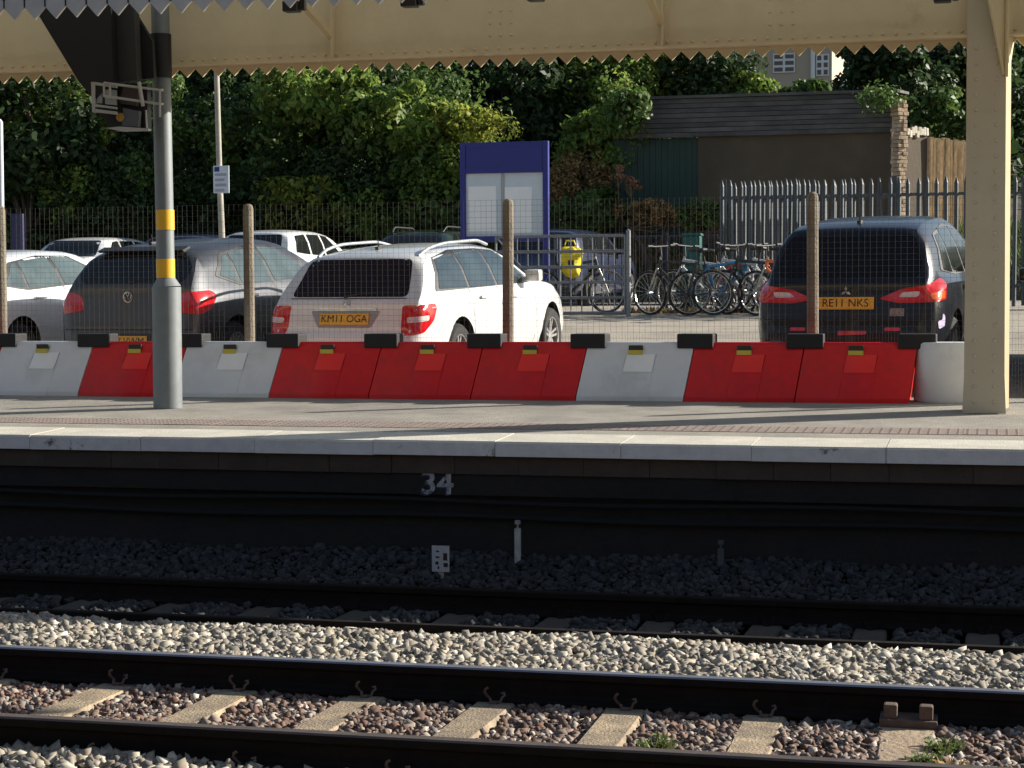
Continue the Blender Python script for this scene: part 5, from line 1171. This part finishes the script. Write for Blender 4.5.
big = [ # px py Y rx rz mat n size
 ('tree', 'ivy-leaved bright green tree at the far left', 25, 125, 39, 2.0, 1.9, LD, 8000, .085),
 ('tree', 'dark tree behind the signal hood', 100, 120, 44.5, 2.5, 2.9, LM, 9000, .085),
 ('tree', 'dark tree behind the slim lamp column', 205, 130, 44.5, 2.6, 2.9, LD, 9500, .085),
 ('tree', 'dark tree with pale leaf tips right of the lamp column', 300, 130, 43, 2.3, 2.8, LM, 9000, .085),
 ('tree', 'mid green tree above the white estate car', 355, 120, 38, 1.5, 2.1, LD, 6500, .085),
 ('tree', 'yellow-green leafy tree left of the notice board', 425, 130, 37.8, 1.7, 1.7, LM, 5200, .08),
 ('tree', 'dark tree above the notice board', 505, 100, 45.5, 2.4, 2.7, LD, 9000, .085),
 ('tree', 'dark tree right of the notice board', 560, 110, 46.5, 2.0, 2.3, LD, 8000, .085),
 ('tree', 'light green tree leaning over the shed left end', 607, 88, 46.0, 1.35, 1.6, LL, 6000, .075),
 ('shrub', 'bushy shrub behind the white cars at far left', 55, 205, 36.5, 1.9, 1.5, LD, 7000, .075),
 ('shrub', 'low dark shrub behind the grey hatchback', 150, 205, 36.5, 1.9, 1.4, LD, 7000, .075),
 ('shrub', 'dark shrub with yellow tips right of the lamp column foot', 275, 205, 36.3, 1.6, 1.2, LD, 6500, .075),
 ('shrub', 'mid green shrub behind the white estate car roof', 345, 195, 36.2, 1.4, 1.3, LD, 5000, .075),
 ('shrub', 'mid green shrub at the left side of the notice board', 425, 190, 36.2, 1.4, 1.4, LM, 4200, .075),
 ('shrub', 'green shrub hanging beside the shed door', 595, 150, 38.0, .75, 1.1, LL, 4500, .065),
 ('shrub', 'dry brown shrub right of the notice board', 578, 185, 36.4, .85, .8, LB, 4500, .05),
 ('shrub', 'low green shrub under the dry one', 590, 212, 35.6, 1.1, .5, LM, 3600, .05),
 ('shrub', 'sunlit yellow-green shrub above the left end of the shed roof', 650, 75, 47, 1.3, 1.3, LY, 6000, .075),
 ('shrub', 'dark evergreen shrub above the shed roof', 705, 75, 46.6, 1.5, 1.1, LD, 6000, .075),
 ('shrub', 'bright green shrub above the shed, left of the house window', 748, 97, 46.5, .8, .62, LL, 4500, .075),
 ('shrub', 'green shrub below the house window', 806, 98, 46.5, .8, .5, LM, 4500, .075),
 ('tree', 'dark tree behind the right end of the shed', 893, 78, 50, 1.6, 2.3, LD, 8500, .085),
 ('tree', 'dark tree left of the cream column', 955, 90, 53, 1.9, 2.4, LD, 8500, .085),
 ('shrub', 'green shrub beside the reed screen', 948, 118, 48.0, .7, .7, LM, 3000, .07),
 ('tree', 'dark tree right of the cream column', 1025, 120, 58, 2.6, 3.2, LD, 8500, .085),
 ('shrub', 'dry scrub in front of the green shed door', 650, 214, 38.6, .9, .32, LB, 3200, .045),
 ('shrub', 'low green scrub before the brown shed wall', 700, 216, 38.8, .9, .35, LM, 3200, .05),
 ('shrub', 'mid green spray between the signal post and the lamp column', 190, 110, 36.6, .8, .7, LM, 2200, .08),
 ('shrub', 'mid green spray low behind the signal post', 130, 185, 36.2, .9, .5, LM, 2200, .075),
 ('shrub', 'mid green spray right of the lamp column sign', 265, 140, 36.4, .9, .7, LM, 2400, .08),
 ('shrub', 'pale green spray under the canopy right of the lamp column', 290, 95, 36.4, .5, .5, LL, 1400, .075),
 ('shrub', 'ivy spray over the left end of the shed fascia', 628, 108, 39.2, .22, .35, LM, 800, .06),
 ('shrub', 'ivy spray on the right end of the shed roof', 880, 98, 39.3, .22, .12, LM, 500, .06),
 ('shrub', 'bright climbing spray at the far left, lower part', 8, 150, 36.0, .75, .9, LL, 2600, .075),  # pale sprays from here added; light leaves stand in for sunlit clumps
 ('shrub', 'bright climbing spray at the far left, upper part', 38, 105, 36.2, .8, .8, LL, 2600, .075),
 ('shrub', 'small yellow-green spray above the white back-row car', 62, 188, 35.4, .4, .5, LL, 800, .07),
 ('shrub', 'thin green spray left of the signal post', 88, 125, 36.0, .35, .6, LL, 700, .07),
 ('shrub', 'pale leafy spray high above the estate car', 338, 98, 35.9, .65, .6, LL, 1800, .075),
 ('shrub', 'pale leafy spray below the canopy, left of the yellow one', 368, 120, 36.0, .5, .7, LM, 1500, .075),
 ('shrub', 'yellow-green spray in the middle of the hedge', 415, 118, 35.6, .8, .55, LL, 2400, .07),
 ('shrub', 'yellow spray just left of the notice board top', 470, 132, 35.4, .65, .4, LY, 1800, .065),
 ('shrub', 'light green spray beside the notice board edge', 447, 165, 35.5, .5, .5, LL, 1300, .065),
 ('shrub', 'low yellow-green spray above the white back-row car', 298, 205, 35.4, .7, .4, LY, 1500, .065),
 ('shrub', 'low light green spray behind the green car', 385, 212, 35.4, .7, .4, LL, 1500, .065),
 ('shrub', 'light green spray over the shed corner', 618, 120, 36.6, .35, .8, LL, 1500, .06),
 ('tree', 'far dark tree above the right half of the shed', 890, 80, 66, 2.2, 3.4, LD, 9000, .13),
 ('tree', 'far dark tree above the reed screen', 965, 95, 64, 3.0, 3.6, LD, 9000, .13),
 ('tree', 'far dark tree behind the cream column', 1040, 100, 68, 3.4, 3.8, LD, 8000, .13),
]
for nm, lab, px, py, Y, rx, rz, m, n, sz in big: plant(nm, nm, lab, px, py, Y + (3.4 if Y < 38.55 else 0), rx * (1.09 if Y < 38.55 else 1), rz * (1.09 if Y < 38.55 else 1), m, n, sz, group=TG, clump=.42 if nm == 'tree' else .5, K=34 if nm == 'tree' else (46 if n > 3000 else 30), trunk=n > 3000, spray=n <= 3000)
back = [(-40, 'left edge'), (70, 'signal hood'), (170, 'signal post'), (270, 'lamp column'), (370, 'estate car'), (470, 'notice board'), (570, 'bicycles')]
for i, (px, wh) in enumerate(back):
    plant('tree', 'tree', 'tall dark tree of the rear row, above the ' + wh, px, 100 + 14 * (i % 2), 49 + (i % 3), 3.3, 3.8, LD, 9500, .12, K=60, group=TG, clump=.6)
# bank grass and dry seed heads
def grass(name, label, xr, yr, n, h, mat):
    px = rng.uniform(*xr, n); py = rng.uniform(*yr, n); pz = np.array([zpark(v) for v in py]) - .02
    a_ = rng.uniform(0, 6.28, n); l_ = h * rng.uniform(.4, 1.2, n); dx, dy = np.cos(a_), np.sin(a_); wv = .018
    B0 = np.stack([px, py, pz], -1); T = B0 + np.stack([dx * l_ * .5, dy * l_ * .5, l_], -1); S = np.stack([-dy * wv, dx * wv, 0 * dx], -1); Mi = B0 * .45 + T * .55 + np.array([0, 0, 1]) * (l_ * .12)[:, None]
    V = np.stack([B0 - S, B0 + S, Mi + S * .7, T], 1).reshape(-1, 3)
    o = bpy.data.objects.new(name, np_mesh(name, V, np.arange(4 * n).reshape(n, 4), mat, 4)); COL.objects.link(o); tag(o, label, 'grass', kind='stuff')
grass('grass', 'rough green grass along the foot of the bank', (-28, 6), (38.2, 42), 14000, .35, M_leafm)
grass('grass', 'dry straw-coloured grass on the bank in front of the shed', (-9, -2.5), (38.4, 39.9), 4500, .34, M_leafb)
grass('grass', 'straw tufts along the edge of the car park by the bicycles', (-5.5, -2.2), (28.6, 29.6), 900, .12, M_leafb)
grass('grass', 'straw tufts at the fence foot right of the column', (.0, 2.5), (16.75, 17.2), 500, .1, M_leafb)
for px, py, lab in ((618, 172, 'tall dry seed head left of the green door'), (631, 183, 'shorter dry seed head before the green door')):
    c = at(px, py, 38.6); z0 = zpark(38.6); t = empty('seed_head', (c.x, 38.6, z0), lab, 'dry plant'); g = MB(); g.tube([(0, 0, 0), (.03, 0, (c.z - z0) * .5), (0, 0, c.z - z0)], [.015, .012, .008], 5)
    for k in range(7): q = Vector((random.uniform(-.18, .18), random.uniform(-.1, .1), c.z - z0 + random.uniform(-.12, .1))); g.tube([(0, 0, c.z - z0 - .3), q], .006, 4)
    g.build('stem', M_leafb, t)
    cen = np.array([(random.uniform(-.16, .16), random.uniform(-.1, .1), c.z - z0 + random.uniform(-.1, .1)) for k in range(6)]); obj('flower', leaf_cloud('flower', cen, np.full(6, .09), 260, .03, pm('seed_brown', (.27, .14, .08), .9, var=.3)), t)
# fallen leaves of ground cover on the hill so that no bare slope shows between the trees
cen = np.stack([rng.uniform(-40, 12, 700), rng.uniform(46, 74, 700), np.zeros(700)], -1); cen[:, 2] = [zpark(v) + .35 for v in cen[:, 1]]
cen = cen[~((cen[:, 0] > -9.5) & (cen[:, 1] < 47) & (cen[:, 0] < 0))]
o = bpy.data.objects.new('undergrowth', leaf_cloud('undergrowth', cen, np.full(len(cen), 1.0), 36000, .16, LD)); COL.objects.link(o); tag(o, 'dark green undergrowth covering the hillside behind the trees', 'undergrowth', kind='stuff')

# ================================================================== UNSEEN BUILDING ADDED BEHIND THE VIEWER TO DARKEN REFLECTIONS
M_addbrick = pm('added_building_brick', (.13, .075, .05), .9, var=.3, scale=2, bump=.4, bscale=30, col2=(.08, .05, .04))
sb = empty('added_building', (-4, -9, -.42), 'unseen brick building added behind the viewer for dark reflections', 'building')
g = MB(); g.box((-32, -9, 0), (32, 0, 7.0)); g.build('wall', M_addbrick, sb)
g = MB(); g.add([(-32.5, .5, 7), (32.5, .5, 7), (32.5, -9.5, 7), (-32.5, -9.5, 7), (-32.5, -4.5, 10.5), (32.5, -4.5, 10.5)], [(0, 3, 2, 1), (0, 1, 5, 4), (2, 3, 4, 5), (1, 2, 5), (3, 0, 4)]); g.build('roof', M_roofslate, sb)
for k in range(12):
    x_ = -28 + k * 5.1; g = MB(); g.box((x_ - .6, .003, 2.2), (x_ + .6, .05, 4.4)); wn = g.build('window', M_winwhite, sb)
    for i in range(2):
        for j in range(2): g = MB(); g.box((x_ - .54 + i * .56, .052, 2.26 + j * 1.06), (x_ - .02 + i * .56, .056, 3.26 + j * 1.06)); g.build('pane', M_glass, wn)
